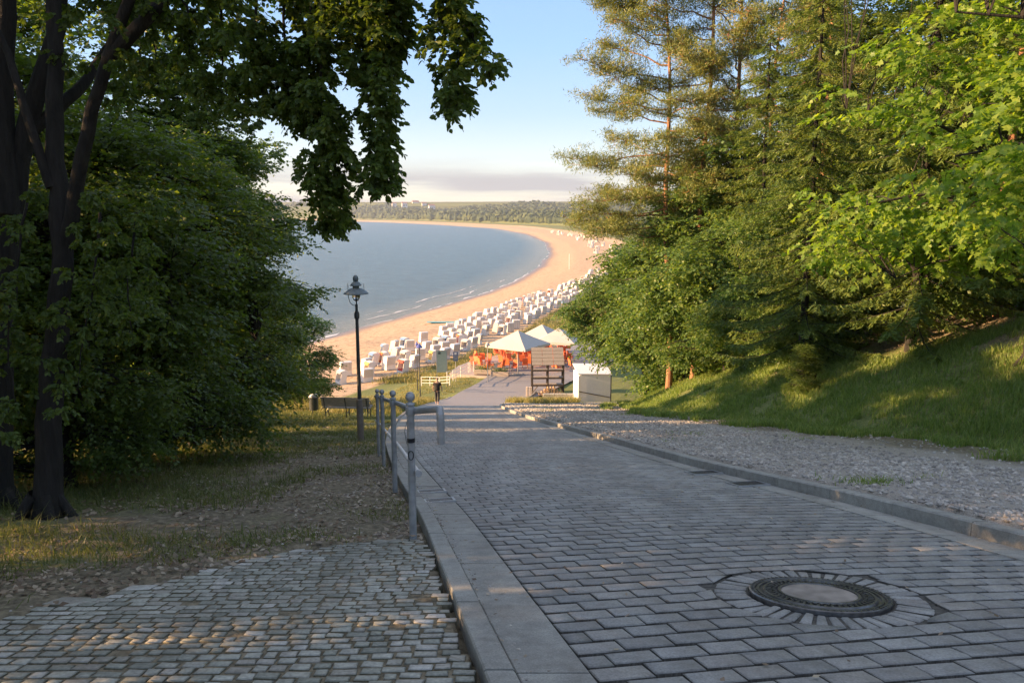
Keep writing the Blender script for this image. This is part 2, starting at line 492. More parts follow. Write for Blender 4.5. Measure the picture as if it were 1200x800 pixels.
M['farwood'] = leaf_mat('far_woodland', [(0.1, (0.03, 0.05, 0.025)), (0.5, (0.055, 0.08, 0.035)), (0.9, (0.10, 0.12, 0.045))], 0.1, (1, 1, 1), 0.9)

def bark_mat(name, stops, scale=(9, 9, 1.6), bd=0.03):
    m, n, l, b = newmat(name)
    f = noise(n, l, 1.6, 8, stretch=scale, rough=0.65)
    l.new(ramp(n, l, f, stops), b.inputs['Base Color'])
    b.inputs['Roughness'].default_value = 0.9
    bump(n, l, b, f, 1.0, bd*1.8)
    return m
M['bark'] = bark_mat('beech_bark', [(0.3, (0.008, 0.0075, 0.006)), (0.7, (0.034, 0.030, 0.026))])
M['bark_pine'] = bark_mat('pine_bark', [(0.3, (0.16, 0.075, 0.04)), (0.7, (0.42, 0.22, 0.12))])
M['bark_pale'] = bark_mat('pale_bark', [(0.3, (0.16, 0.14, 0.11)), (0.7, (0.42, 0.38, 0.31))])

def water_mat():
    m, n, l, b = newmat('sea_water')
    geo = n.new('ShaderNodeNewGeometry'); pos = geo.outputs['Position']
    sh = attr_c(n, 'shallow').outputs['Fac']
    a = noise(n, l, 0.22, 8, pos, 0.75, stretch=(0.55, 1.3, 1))
    a2 = noise(n, l, 0.9, 6, pos, 0.8, stretch=(0.35, 1.6, 1))
    deep = mixc(n, l, 0.5, ramp(n, l, a, [(0.38, (0.03, 0.10, 0.17)), (0.60, (0.11, 0.22, 0.31))]), ramp(n, l, a2, [(0.36, (0.02, 0.08, 0.14)), (0.62, (0.15, 0.27, 0.36))]))
    c = mixc(n, l, sh, deep, (0.30, 0.33, 0.31))
    l.new(c, b.inputs['Base Color'])
    b.inputs['Roughness'].default_value = 0.22
    b.inputs['IOR'].default_value = 1.333; b.inputs['Specular IOR Level'].default_value = 0.36
    b1 = noise(n, l, 0.9, 8, pos, 0.7, stretch=(0.5, 1.2, 1))
    bump(n, l, b, b1, 1.0, 2.2)
    return m
M['water'] = water_mat()
M['foam'] = simple('sea_foam', (0.55, 0.56, 0.56), 0.7, var=0.1, scale=2)

# ------------------------------------------------------------------ ground sheet, sea
gx = frac_grid(-8.5, 11.5, 0.16, -9, 7000)
gx = gx[gx > -8.6]
gx = np.concatenate([frac_grid(-76, -9.2, 1.1, -9000, -9.3), gx])
gy = np.concatenate([frac_grid(1.0, 30, 0.16, -300, 30.1)[:-1], np.arange(30.3, 100, 0.4)])
gy = np.concatenate([gy[gy < 100], frac_grid(100, 101, 0.8, 99.9, 8000, 1.06)[1:]])
gx = np.unique(np.round(gx, 3)); gy = np.unique(np.round(gy, 3))
GX, GY = np.meshgrid(gx, gy)
off = np.where(GY > 60, XS(GY) - XS(60), 0.0)
near_keep = 1.0
PX = GX + off * near_keep
PZ = H(PX, GY)
nx, ny = len(gx), len(gy)
V = np.stack([PX.ravel(), GY.ravel(), PZ.ravel()], 1)
i0 = (np.arange(ny-1)[:, None] * nx + np.arange(nx-1)[None, :]).ravel()
F = np.stack([i0, i0+1, i0+nx+1, i0+nx], 1)
x_, y_ = V[:, 0], V[:, 1]
d_ = x_ - XS(y_)
sedge = np.interp(y_, [40, 79, 110, 150, 232, 260], [37, 36.2, 34.8, 32.2, 28.8, 42])
sand = sstep(1.5, -1.5, d_ - sedge + 3*(fbm(x_*0.1, y_*0.1)-0.5)) * sstep(-14.2, -15.6, V[:, 2])
sand = np.maximum(sand, sstep(60, 30, d_) * (y_ > 250))
wet = sstep(6, 1, d_ + 3*(fbm(x_*0.07, y_*0.07)-0.5)) * (sand > 0.3)
side = XR(y_) + 0.15
grv = sstep(0, 0.1, x_ - side) * (sstep(-.8, -2.6, x_ - FOOT(y_) + 1.2*(fbm(x_*.8, y_*.8)-.5))*.65 + .35*sstep(.6, -.5, x_ - FOOT(y_))) * sstep(62, 52, y_) * sstep(-8, -6, y_)
right = (x_ > FOOT(y_))
h_ = x_ - FOOT(y_)
grs = np.where(right, sstep(7.5, 3.5, h_ + 3*(fbm(x_*0.4, y_*0.4)-0.5)) * 0.9 + 0.12, 0.0)
left_v = (x_ < XL(y_))
grs = np.where(left_v, 0.34 + 0.30*sstep(2.2, 4.5, XL(y_) - x_ + 0.18*(y_ - 8)) + 0.25*sstep(18, 30, y_), grs)
grs = np.where((y_ > 45), 0.75, grs)
soilband = np.clip((x_ - XL(y_) + 3.2) / 2, 0, 1) * (y_ < 13)
grs = np.where(left_v, grs - 0.25*soilband, grs)
cov = np.stack([np.clip(sand, 0, 1), np.clip(grs, 0, 1)*(1-np.clip(grv, 0, 1)), np.clip(grv, 0, 1), np.ones_like(x_)], 1)
ground = mesh_np('ground', V, F, M['ground'], smooth=True, attrs={'cover': ('FLOAT_COLOR', cov), 'wet': ('FLOAT', np.clip(wet, 0, 1))})
tag(ground, kind='structure')

wy = np.unique(np.concatenate([np.arange(-300, 60, 20), np.arange(60, 300, 2.5), np.geomspace(300, 2700, 90), np.geomspace(2750, 14000, 12)]))
wd = np.array([-12000, -3000, -900, -300, -120, -60, -30, -15, -8, -4, -2, 0, 3, 12])
WD, WY = np.meshgrid(wd, wy)
WX = XS(WY) + WD + 1.2*(fbm(WY*0.06, 0*WY)-0.5)*np.exp(-np.abs(WD)/20)
Vw = np.stack([WX.ravel(), WY.ravel(), np.full(WX.size, -18.0)], 1)
nw = len(wd); i0 = (np.arange(len(wy)-1)[:, None]*nw + np.arange(nw-1)[None, :]).ravel()
sea = mesh_np('sea', Vw, np.stack([i0, i0+1, i0+nw+1, i0+nw], 1), M['water'], smooth=True, attrs={'shallow': ('FLOAT', sstep(-16, 1, WD.ravel())*0.8)})
tag(sea, kind='structure')

# surf: broken lines of foam running in along the shore
fv, ff = [], []
yy = np.arange(70, 900, 0.9)
for (o_, w_, ph) in ((0.7, 0.9, 0), (-3.0, 0.8, 40), (-7.5, 0.6, 90)):
    c_ = XS(yy) + o_ + 2.4*(fbm(yy*0.05+ph, yy*0+ph)-0.5) + 0.8*(fbm(yy*0.4+ph, yy*0)-0.5)
    w2 = 0.6 * w_ * np.clip((fbm(yy*0.14+ph, yy*0+3)-0.42)*5, 0, 1.6) * (0.5+fbm(yy*1.3+ph, yy*0+9)) * np.interp(yy, [70, 150, 220, 900], [1, 0.7, 0.35, 0.25]) * (1 if ph == 0 else (yy < 230))
    b_ = sum(len(a) for a in fv)
    fv.append(np.stack([c_-w2, yy, yy*0-17.965], 1)); fv.append(np.stack([c_+w2, yy+0.2, yy*0-17.965], 1))
    k_ = np.arange(len(yy)-1); k_ = k_[(w2[:-1] > 0.05) | (w2[1:] > 0.05)]
    ff.append(np.stack([b_+k_, b_+len(yy)+k_, b_+len(yy)+k_+1, b_+k_+1], 1))
surf = mesh_np('surf_foam', np.concatenate(fv), np.concatenate(ff), M['foam'])
tag(surf, 'thin broken white lines of surf along the curved shore', 'surf', kind='stuff')

# ------------------------------------------------------------------ road bed, setts
def strip(name, ys, lf, rf, z, mat, nxs=6):
    Lx = lf(ys); Rx = rf(ys)
    u = np.linspace(0, 1, nxs)
    X = Lx[:, None]*(1-u) + Rx[:, None]*u
    Y = np.repeat(ys[:, None], nxs, 1)
    Z = B0(Y) + z
    V = np.stack([X.ravel(), Y.ravel(), Z.ravel()], 1)
    i0 = (np.arange(len(ys)-1)[:, None]*nxs + np.arange(nxs-1)[None, :]).ravel()
    return mesh_np(name, V, np.stack([i0, i0+1, i0+nxs+1, i0+nxs], 1), mat, smooth=True)
road = strip('road', np.arange(-8, 48, 0.5), lambda y: XL(y)-0.32, lambda y: XR(y), -0.024, M['joint'])
tag(road, kind='structure')

MAN = (1.80, 4.23); MR = 0.395; MRING = 0.60

def unit_sett(k, n_b=1):
    """unit footprint [-.5,.5]^2, top at z=0, worn rounded top; 4 corners x (base, shoulder, top)"""
    r = np.random.default_rng(100 + k)
    q = np.array([(-.5, -.5), (.5, -.5), (.5, .5), (-.5, .5)])
    return q + r.uniform(-.012, .012, (4, 2))

def block_mesh(Q, ztop, depth, ins, sh, tilt=None, ani=0.5):
    """Q (N,4,2) footprints; returns verts, quads. The top is inset by ins and its shoulder drops by sh."""
    N = len(Q)
    c = Q.mean(1, keepdims=True)
    dirc = Q - c
    ex = Q[:, 1]-Q[:, 0]+Q[:, 2]-Q[:, 3]; ey = Q[:, 3]-Q[:, 0]+Q[:, 2]-Q[:, 1]
    ex = (ex/np.linalg.norm(ex, axis=1, keepdims=True))[:, None]; ey = (ey/np.linalg.norm(ey, axis=1, keepdims=True))[:, None]
    ix, iy = ins*ani, ins
    def shrink(f):
        s1 = np.sign((dirc*ex).sum(2, keepdims=True)); s2 = np.sign((dirc*ey).sum(2, keepdims=True))
        return Q - ex*s1*ix*f - ey*s2*iy*f
    top = shrink(1.0); mid = shrink(0.15)
    def zz(P, dz):
        z = B0(P[..., 1]) + ztop[:, None] + dz
        if tilt is not None: z = z + (P[..., 0]-c[..., 0])*tilt[:, 0:1] + (P[..., 1]-c[..., 1])*tilt[:, 1:2]
        return z
    A = np.concatenate([np.dstack([top, zz(top, 0)]), np.dstack([mid, zz(mid, -sh)]), np.dstack([Q, zz(Q, -depth)])], 1)   # N,12,3
    b = (np.arange(N) * 12)[:, None, None]   # 9 faces a stone: top, 4 shoulders, 4 sides
    f = [(0, 1, 2, 3)]
    for r in (0, 4):
        for i in range(4):
            j = (i+1) % 4
            f.append((r+i, r+4+i, r+4+j, r+j))
    F = b + np.array(f)[None]
    return A.reshape(-1, 3), F.reshape(-1, 4)

quads, tints = [], []
sp = 0.159
s = 0.35
row = 0
while s < 47.6:
    yl = s; 
    xl = float(XL(yl)) + 0.004
    w0 = float(XR(yl) - XL(yl))
    hd = float(np.clip(-(XL(yl+1)-XL(yl-1))/2, -0.3, 0.35)) * 0.92
    yr = yl + hd * w0 * 0.95
    xr = float(XR(yr)) - 0.285
    Wd = math.hypot(xr-xl, yr-yl)
    n_ = max(3, round(Wd / 0.232))
    wv = RNG.uniform(0.92, 1.08, n_); 
    cutp = np.concatenate([[0], np.cumsum(wv)]); cutp = cutp / cutp[-1]
    offp = (0.5 if row % 2 else 0.0) / n_
    cc = cutp + offp + RNG.uniform(-.06, .06, n_+1)/n_*0.6
    if row % 2: cc = np.concatenate([[0], cc[:-1] , [1.0]]) if cc[0] > 0.15/n_ else np.concatenate([[0], cc[1:-1], [1.0]])
    else: cc[0] = 0; cc[-1] = 1
    cc = np.clip(cc, 0, 1)
    g = 0.0028
    def P(u, dy):
        bow = 0.15 * 4*u*(1-u)
        sh_ = (float(XL(yl+0.5)) - float(XL(yl-0.5)))*(1-u) + (float(XR(yr+0.5)) - float(XR(yr-0.5)))*u
        wob = 0.012*math.sin(u*Wd*2.1 + row*0.13)
        return (xl + (xr-xl)*u + sh_*dy, yl + (yr-yl)*u + bow + wob + dy)
    pit = sp
    rowz = RNG.normal(0, .0008)
    for i in range(len(cc)-1):
        a, b_ = cc[i] + g/Wd, cc[i+1] - g/Wd
        if b_ - a < 0.05/Wd: continue
        j = RNG.uniform(-.0025, .0025, 4)
        gy_ = 0.0095
        q = [P(a, gy_+j[0]), P(b_, gy_+j[1]), P(b_, pit-gy_+j[2]), P(a, pit-gy_+j[3])]
        quads.append(q)
    s += sp; row += 1
Q = np.array(quads)
# around the manhole the courses are cut to a circle
dc = Q - np.array(MAN); r_ = np.linalg.norm(dc, axis=2)
inside = r_ < MRING + 0.012
keep = ~(inside.sum(1) >= 4) & (np.linalg.norm(Q.mean(1)-np.array(MAN), axis=1) > MRING - 0.035)
push = inside & keep[:, None]
Q = np.where(push[..., None], np.array(MAN) + dc / r_[..., None] * (MRING + 0.012), Q)
clipped = push.any(1)
Q = Q[keep]; clipped = clipped[keep]
nq = len(Q)
zt = RNG.normal(0, 0.0005, nq) + 0.004*(fbm(Q.mean(1)[:, 0]*1.3, Q.mean(1)[:, 1]*1.3, 3)-.5); tl = RNG.normal(0, 0.0035, (nq, 2))
def infront(C, marg=1.05):
    y, z, x = C[:, 1], B0(C[:, 1]) - CAMZ, C[:, 0]
    c_, s_ = math.cos(PITCH), math.sin(PITCH)
    d = y*c_ - z*s_; v = (y*s_ + z*c_)
    return (d > 0.3) & (np.abs(x/d) < 600/FPX*marg) & (np.abs(v/d) < 400/FPX*marg), d
C_ = Q.mean(1)
vis, dep = infront(C_)
order = np.argsort(np.where(vis & ~clipped, dep, 1e9))
single = order[:282]; rest = np.setdiff1d(np.arange(nq), single)
def stuff_blocks(name, Q, zt, depth, ins, sh, tl, mat, parent):
    A, Fq = block_mesh(Q, zt, depth, ins, sh, tl)
    t = np.repeat(RNG.random(len(Q)), 12)
    o = mesh_np(name, A, Fq, mat, parent, smooth=True, attrs={'tint': ('FLOAT', t)})
    o['kind'] = 'stuff'
    o.data.materials.append(M['shadeface'] if mat is M['sett'] else M['soilface'])
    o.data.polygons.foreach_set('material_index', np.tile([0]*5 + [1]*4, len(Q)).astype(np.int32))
    return o
stuff_blocks('sett_paving', Q[rest], zt[rest], 0.05, 0.016, 0.0055, tl[rest], M['sett'], road)

def single_blocks(name, Q, zt, tl, ins, sh, depth, mat, parent, nvar=10, rough=0.012):
    """individual stones that share a handful of meshes"""
    szx = np.linalg.norm(Q[:, 1]-Q[:, 0], axis=1).mean(); szy = np.linalg.norm(Q[:, 3]-Q[:, 0], axis=1).mean()
    me = []
    for k in range(nvar):
        r = np.random.default_rng(k + int(szx*1000))
        q = np.array([(-.5, -.5), (.5, -.5), (.5, .5), (-.5, .5)]) + r.uniform(-rough, rough, (4, 2))
        def ring(ix, iy): return q * np.array([1 - 2*ix*.5/szx, 1 - 2*iy/szy])
        A = np.concatenate([np.column_stack([ring(ins, ins), r.normal(0, 0.0008, 4)]), np.column_stack([ring(ins*.2, ins*.2), np.full(4, -sh)]), np.column_stack([q, np.full(4, -depth)])])
        f = [(0, 1, 2, 3)] + [(rr+i, rr+4+i, rr+4+(i+1) % 4, rr+(i+1) % 4) for rr in (0, 4) for i in range(4)]
        m_ = bpy.data.meshes.new(name); m_.from_pydata(A.tolist(), [], f); m_.update(); m_.materials.append(mat); m_.materials.append(M['shadeface'] if mat is M['sett'] else M['soilface'])
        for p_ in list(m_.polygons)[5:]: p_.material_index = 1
        m_.polygons.foreach_set('use_smooth', np.ones(9, dtype=bool))
        me.append(m_)
    for i in range(len(Q)):
        q = Q[i]; c = q.mean(0)
        ex = (q[1]-q[0] + q[2]-q[3]) / 2; ey = (q[3]-q[0] + q[2]-q[1]) / 2
        sl = float(dB0(np.array(c[1])))
        vx = Vector((ex[0], ex[1], ex[1]*sl + ex[0]*tl[i, 0]))
        vy = Vector((ey[0], ey[1], ey[1]*(sl + tl[i, 1])))
        vz = vx.cross(vy).normalized()
        o = bpy.data.objects.new(name, me[i % nvar])
        m4 = Matrix((( vx.x, vy.x, vz.x, c[0]), (vx.y, vy.y, vz.y, c[1]), (vx.z, vy.z, vz.z, float(B0(c[1])) + zt[i]), (0, 0, 0, 1)))
        COL.objects.link(o); o.parent = parent; o.matrix_local = m4
single_blocks('sett', Q[single], zt[single], tl[single], 0.016, 0.0055, 0.05, M['sett'], road)

# manhole: ring of radial setts, then the cast iron frame and its cover
rq = []
nr_ = 44
for k in range(nr_):
    a0 = 2*PI*k/nr_ + 0.018; a1 = 2*PI*(k+1)/nr_ - 0.018
    r0, r1 = MR + 0.012, MRING - 0.004 + RNG.uniform(-.012, .004)
    rq.append([(MAN[0]+r0*math.cos(a0), MAN[1]+r0*math.sin(a0)), (MAN[0]+r1*math.cos(a0), MAN[1]+r1*math.sin(a0)), (MAN[0]+r1*math.cos(a1), MAN[1]+r1*math.sin(a1)), (MAN[0]+r0*math.cos(a1), MAN[1]+r0*math.sin(a1))])
rq = np.array(rq)
for i in range(0, nr_):
    A, Fq = block_mesh(rq[i:i+1], np.array([-0.006 + RNG.uniform(-.006, .003)]), 0.05, 0.007, 0.008, np.array([[RNG.normal(0, .03), RNG.normal(0, .03)]]), ani=1.6)
    o = mesh_np('ring_sett', A, Fq, M['sett'], road, smooth=True)
    o.data.materials.append(M['shadeface']); o.data.polygons.foreach_set('material_index', np.array([0]*5 + [1]*4, dtype=np.int32))
an = np.linspace(0, 2*PI, 65)[:-1]
Vr = [(MAN[0]+r0*math.cos(a), MAN[1]+r0*math.sin(a), float(B0(MAN[1]+r0*math.sin(a))) - .017) for r0 in (.40, .80) for a in an]
mesh_np('mortar_ring', np.array(Vr), np.array([(k, 64+k, 64+(k+1) % 64, (k+1) % 64) for k in range(64)]), M['joint'], road)
sl = float(dB0(np.array(4.23)))
tiltM = Matrix.Rotation(math.atan(sl), 4, 'X')
mh = empty('manhole', (MAN[0], MAN[1], float(B0(MAN[1])) - 0.008), 'round cast iron manhole with concrete centre set in the stone road', 'manhole cover')
mh.rotation_euler = (math.atan(sl), math.radians(1.0), 0)
fr = MB()
fr.lathe([(0.392, -0.05), (0.392, 0.012), (0.386, 0.017), (0.362, 0.017), (0.358, 0.006), (0.350, 0.006), (0.347, 0.016), (0.336, 0.016), (0.333, 0.004), (0.320, 0.004)], n=64)
fo = fr.build('frame', M['iron'], mh)
lg = MB()                       # small raised cleats round the frame
for k in range(72):
    a = 2*PI*k/72
    lg.box((0.374*math.cos(a), 0.374*math.sin(a), 0.019), (0.014, 0.008, 0.004), Matrix.Rotation(a, 4, 'Z'))
lgo = lg.build('cleat_ring', M['iron'], fo); lgo['kind'] = 'stuff'
cv = MB()
cv.lathe([(0.318, -0.03), (0.318, 0.008), (0.312, 0.019), (0.300, 0.019), (0.297, 0.008), (0.232, 0.008), (0.228, 0.02), (0.214, 0.02), (0.212, 0.012)], n=64)
co = cv.build('cover', M['iron'], mh)
rb = MB()
for k in range(48):             # zigzag grip ribs
    a = 2*PI*k/48; a2 = 2*PI*(k+0.5)/48; a3 = 2*PI*(k+1)/48
    for (p, q_) in ((a, a2), (a3, a2)):
        p0 = Vector((0.238*math.cos(p), 0.238*math.sin(p), 0.013)); p1 = Vector((0.262*math.cos(q_), 0.262*math.sin(q_), 0.013))
        dd = p1-p0; rb.box((p0+p1)/2, (dd.length, 0.006, 0.010), Matrix.Rotation(math.atan2(dd.y, dd.x), 4, 'Z'))
    rb.box((0.281*math.cos(a), 0.281*math.sin(a), 0.013), (0.030, 0.013, 0.010), Matrix.Rotation(a, 4, 'Z'))
rbo = rb.build('grip_rib', M['iron'], co); rbo['kind'] = 'stuff'
cc_ = MB(); cc_.lathe([(0.2115, 0.0), (0.2115, 0.012), (0.20, 0.017), (0.0005, 0.019)], n=48)
cc_.build('concrete_fill', M['coverfill'], mh)

# kerbs and gutters: one object per stone or slab
def course(parent, name, edge, o0, o1, y0, y1, length, h0, h1, mat, limit=47, gap=0.005, ins=0.008, lim_obj=300):
    y = y0
    while y < y1:
        e = min(y + length * RNG.uniform(0.97, 1.03), y1)
        n = 3
        ys = np.linspace(y + gap, e - gap, n)
        a = edge(ys) + o0; b = edge(ys) + o1
        dz = RNG.normal(0, 0.002)
        V = []; 
        for k in range(n):
            z = float(B0(ys[k]))
            yy0 = ys[k]
            V += [(a[k], yy0, z + h0 + dz), (a[k], yy0, z + h1 - ins + dz), (a[k] + ins, yy0, z + h1 + dz), (b[k] - ins, yy0, z + h1 + dz), (b[k], yy0, z + h1 - ins + dz), (b[k], yy0, z + h0 + dz)]
        Fq = []
        for k in range(n-1):
            for j in range(5):
                p = k*6 + j
                Fq.append((p, p+1, p+7, p+6))
        Fc = [(5, 4, 3, 2, 1, 0), tuple(range((n-1)*6, n*6))]
        me = bpy.data.meshes.new(name); me.from_pydata(V, [], Fq + Fc); me.update(); me.materials.append(mat)
        o = bpy.data.objects.new(name, me); link(o, parent)
        y = e
kerb = bpy.data.objects.new('kerb', None); link(kerb); tag(kerb, kind='structure')
gutter = bpy.data.objects.new('gutter', None); link(gutter); tag(gutter, kind='structure')
course(kerb, 'kerb_stone', XR, 0.002, 0.15, -2, 66, 1.0, -0.2, 0.125, M['concrete'], ins=0.014)
course(kerb, 'edging_stone', XL, -0.455, -0.325, -2, 64, 1.0, -0.2, 0.028, M['concrete'], ins=0.008)
course(gutter, 'gutter_slab', XL, -0.315, -0.004, -2, 62, 1.0, -0.08, 0.004, M['concrete'], ins=0.005)
course(gutter, 'gutter_slab', XR, -0.275, -0.004, -2, 48, 0.5, -0.08, 0.004, M['concrete'], ins=0.005)

# asphalt of the promenade below the setts
asph = simple('asphalt', (0.25, 0.245, 0.25), 0.8, var=0.2, scale=30, bumpd=0.003)
plaza = strip('promenade', np.arange(47.6, 94, 0.7), lambda y: XL(y)-0.3, lambda y: XR(y) + np.interp(y, [47, 62, 66, 94], [0, 0, 1, 8]), -0.002, asph)
tag(plaza, kind='structure')
M['paver'] = simple('pale_paving', (0.36, 0.31, 0.27), 0.8, var=0.15, scale=6)
def flatpatch(name, poly, z, mat, zf=None):
    V = [(x, y, (Hs(x, y) if zf is None else zf) + z) for x, y in poly]
    me = bpy.data.meshes.new(name); me.from_pydata(V, [], [tuple(range(len(V)))]); me.update(); me.materials.append(mat)
    return tag(link(bpy.data.objects.new(name, me)), kind='structure')

# gutter gratings
def grate(loc, w, l, label, group=None, rz=0, bars=6):
    t = empty('gully_grate', loc, label, 'drain grate', group)
    t.rotation_euler = (math.atan(-K), 0, rz)
    f = MB()
    for sx in (-1, 1): f.box((sx*(w/2-0.012), 0, 0), (0.024, l, 0.03))
    for sy in (-1, 1): f.box((0, sy*(l/2-0.012), 0), (w-0.05, 0.024, 0.028))
    f.build('frame', M['galv'], t)
    p_ = MB(); p_.box((0, 0, -0.008), (w-0.04, l-0.04, 0.004)); p_.build('sump', M['joint'], t)
    for k in range(bars):
        b = MB(); b.box((0, -l/2+0.03+(l-0.06)*(k+0.5)/bars, 0.002), (w-0.05, (l-0.06)/bars*0.42, 0.02)); b.build('bar', M['iron'], t)
for (y, lab) in ((7.85, 'narrow steel drain grate in the left gutter, nearer of the two'), (8.55, 'narrow steel drain grate in the left gutter, farther of the two')):
    x = float(XL(y)) - 0.16
    grate((x, y, float(B0(y)) + 0.0), 0.33, 0.26, lab, rz=0.2)
for (y, lab) in ((9.2, 'dark gully cover beside the right kerb, nearer of the two'), (10.4, 'dark gully cover beside the right kerb, farther of the two')):
    x = float(XR(y)) - 0.24
    grate((x, y, float(B0(y)) + 0.004), 0.42, 0.40, lab, rz=0.15, bars=8)

# cobbled apron: small granite stones
apron = mesh_np('cobbled_path', *(lambda xs, ys: (np.stack([np.repeat(xs[None], len(ys), 0).ravel(), np.repeat(ys[:, None], len(xs), 1).ravel(), B0(np.repeat(ys[:, None], len(xs), 1).ravel()) - 0.019 - 0.3*sstep(0.0, 0.12, np.repeat(ys[:, None], len(xs), 1).ravel() - cob_edge(np.repeat(xs[None], len(ys), 0).ravel())) - 0.3*sstep(-0.48, -0.44, np.repeat(xs[None], len(ys), 0).ravel() - XL(np.repeat(ys[:, None], len(xs), 1).ravel()))], 1),
    (lambda i: np.stack([i, i+1, i+len(xs)+1, i+len(xs)], 1))((np.arange(len(ys)-1)[:, None]*len(xs) + np.arange(len(xs)-1)[None]).ravel())))(np.arange(-7.5, 1.0, 0.1), np.arange(0.2, 6.3, 0.1)), M['ground'], smooth=True)
tag(apron, kind='structure')
cq = []
y = 0.6; r = 0
while y < 6.4:
    x = -7.3 + RNG.uniform(0, 0.1)
    hgt = RNG.uniform(0.074, 0.09)
    while x < 1.0:
        w = RNG.uniform(0.065, 0.125)
        yy0 = y + 0.05*math.sin(x*1.3) + 0.12*x*0.9
        cx, cy = x + w/2, yy0 + hgt/2
        x += w
        if cy > float(cob_edge(cx)) + 0.03 or cx + w/2 > float(XL(cy)) - 0.455: continue
        g = 0.005; j = RNG.uniform(-.010, .010, (4, 2))
        if RNG.random() < 0.015: continue
        gy_ = 0.0085
        cq.append(np.array([(cx-w/2+g, yy0+gy_), (cx+w/2-g, yy0+gy_), (cx+w/2-g, yy0+hgt-gy_), (cx-w/2+g, yy0+hgt-gy_)]) + j*np.array([.8, .45]))
    y += hgt; r += 1
# a few bigger flat stones close the edge
for (x, sx_, sy_) in ((-2.5, .30, .17), (-2.28, .18, .13), (-1.86, .19, .14), (-1.68, .24, .15), (-0.98, .26, .14), (-1.3, .2, .12), (-3.3, .3, .18)):
    y = float(cob_edge(x)) + 0.03
    cq.append(np.array([(x-sx_/2, y-sy_/2), (x+sx_/2*.9, y-sy_/2+.02), (x+sx_/2, y+sy_/2), (x-sx_/2*.8, y+sy_/2-.01)]))
CQ = np.array(cq)
vis, dep = infront(CQ.mean(1))
CQ = CQ[(CQ.mean(1)[:, 1] > 0.7)]
vis, dep = infront(CQ.mean(1))
order = np.argsort(np.where(vis, dep, 1e9))
sg = order[:300]; rs = np.setdiff1d(np.arange(len(CQ)), sg)
zc = RNG.normal(0.0, 0.0016, len(CQ)) - 0.010; tc_ = RNG.normal(0, 0.018, (len(CQ), 2))
single_blocks('cobblestone', CQ[sg], zc[sg], tc_[sg], 0.012, 0.0045, 0.06, M['cobble'], apron, 12, 0.06)
stuff_blocks('cobblestones', CQ[rs], zc[rs], 0.06, 0.012, 0.0045, tc_[rs], M['cobble'], apron)

# gravel strip: loose stones
def ico():
    t = (1+5**.5)/2
    v = np.array([(-1,t,0),(1,t,0),(-1,-t,0),(1,-t,0),(0,-1,t),(0,1,t),(0,-1,-t),(0,1,-t),(t,0,-1),(t,0,1),(-t,0,-1),(-t,0,1)])/math.hypot(1, t)
    f = np.array([(0,11,5),(0,5,1),(0,1,7),(0,7,10),(0,10,11),(1,5,9),(5,11,4),(11,10,2),(10,7,6),(7,1,8),(3,9,4),(3,4,2),(3,2,6),(3,6,8),(3,8,9),(4,9,5),(2,4,11),(6,2,10),(8,6,7),(9,8,1)])
    return v, f
def rocks(P, R, flat=0.6, seed=1):
    r = np.random.default_rng(seed)
    v, f = ico(); N = len(P)
    A = v[None] * (1 + r.uniform(-.32, .32, (N, 12, 1))) * np.stack([r.uniform(.7, 1.35, N), r.uniform(.7, 1.35, N), r.uniform(.45, .85, N)*flat/0.6], 1)[:, None, :]
    a = r.uniform(0, 2*PI, N); c, s_ = np.cos(a), np.sin(a)
    X = A[..., 0]*c[:, None] - A[..., 1]*s_[:, None]; Y = A[..., 0]*s_[:, None] + A[..., 1]*c[:, None]
    A = np.dstack([X, Y, A[..., 2]]) * R[:, None, None] + P[:, None, :]
    return A.reshape(-1, 3), (np.arange(N)[:, None, None]*12 + f[None]).reshape(-1, 3)
n = 24000
yy = 3.5 + 45 * RNG.random(n)**1.55
u = RNG.random(n)
wd_ = FOOT(yy) - XR(yy) - 0.15
xx = XR(yy) + 0.17 + wd_ * np.where(RNG.random(n) < 0.75, u*0.62, u**1.3*1.02)
rr = 0.009 + 0.022 * RNG.random(n)**2.6 + 0.0004*yy
Pg = np.stack([xx, yy, H(xx, yy) + rr*0.25], 1)
A, Fr = rocks(Pg, rr, seed=3)
gr = mesh_np('gravel', A, Fr, M['gravel'], attrs={'tint': ('FLOAT', np.repeat(RNG.random(n), 12))})
tag(gr, 'loose grey gravel strip between the right kerb and the grassy bank', 'gravel', kind='stuff')
# pebbles and crumbs along the left gutter and on the dirt
n = 1500
yy = 2 + 12*RNG.random(n); xx = XL(yy) - 0.33 + RNG.normal(0, 0.05, n)
k_ = RNG.random(n) < 0.6
xx[k_] = XL(yy[k_]) - 0.5 - 3.5*RNG.random(k_.sum())
rr = RNG.uniform(0.004, 0.010, n)
A, Fr = rocks(np.stack([xx, yy, np.where(k_, H(xx, yy), B0(yy) + 0.006)], 1), rr, seed=4)
tag(mesh_np('grit', A, Fr, M['gravel'], attrs={'tint': ('FLOAT', np.repeat(RNG.random(n), 12))}), 'fine grit and crumbs lying along the left gutter', 'grit', kind='stuff')

# ------------------------------------------------------------------ vegetation
def nrm(a): return a / (np.linalg.norm(a, axis=-1, keepdims=True) + 1e-9)

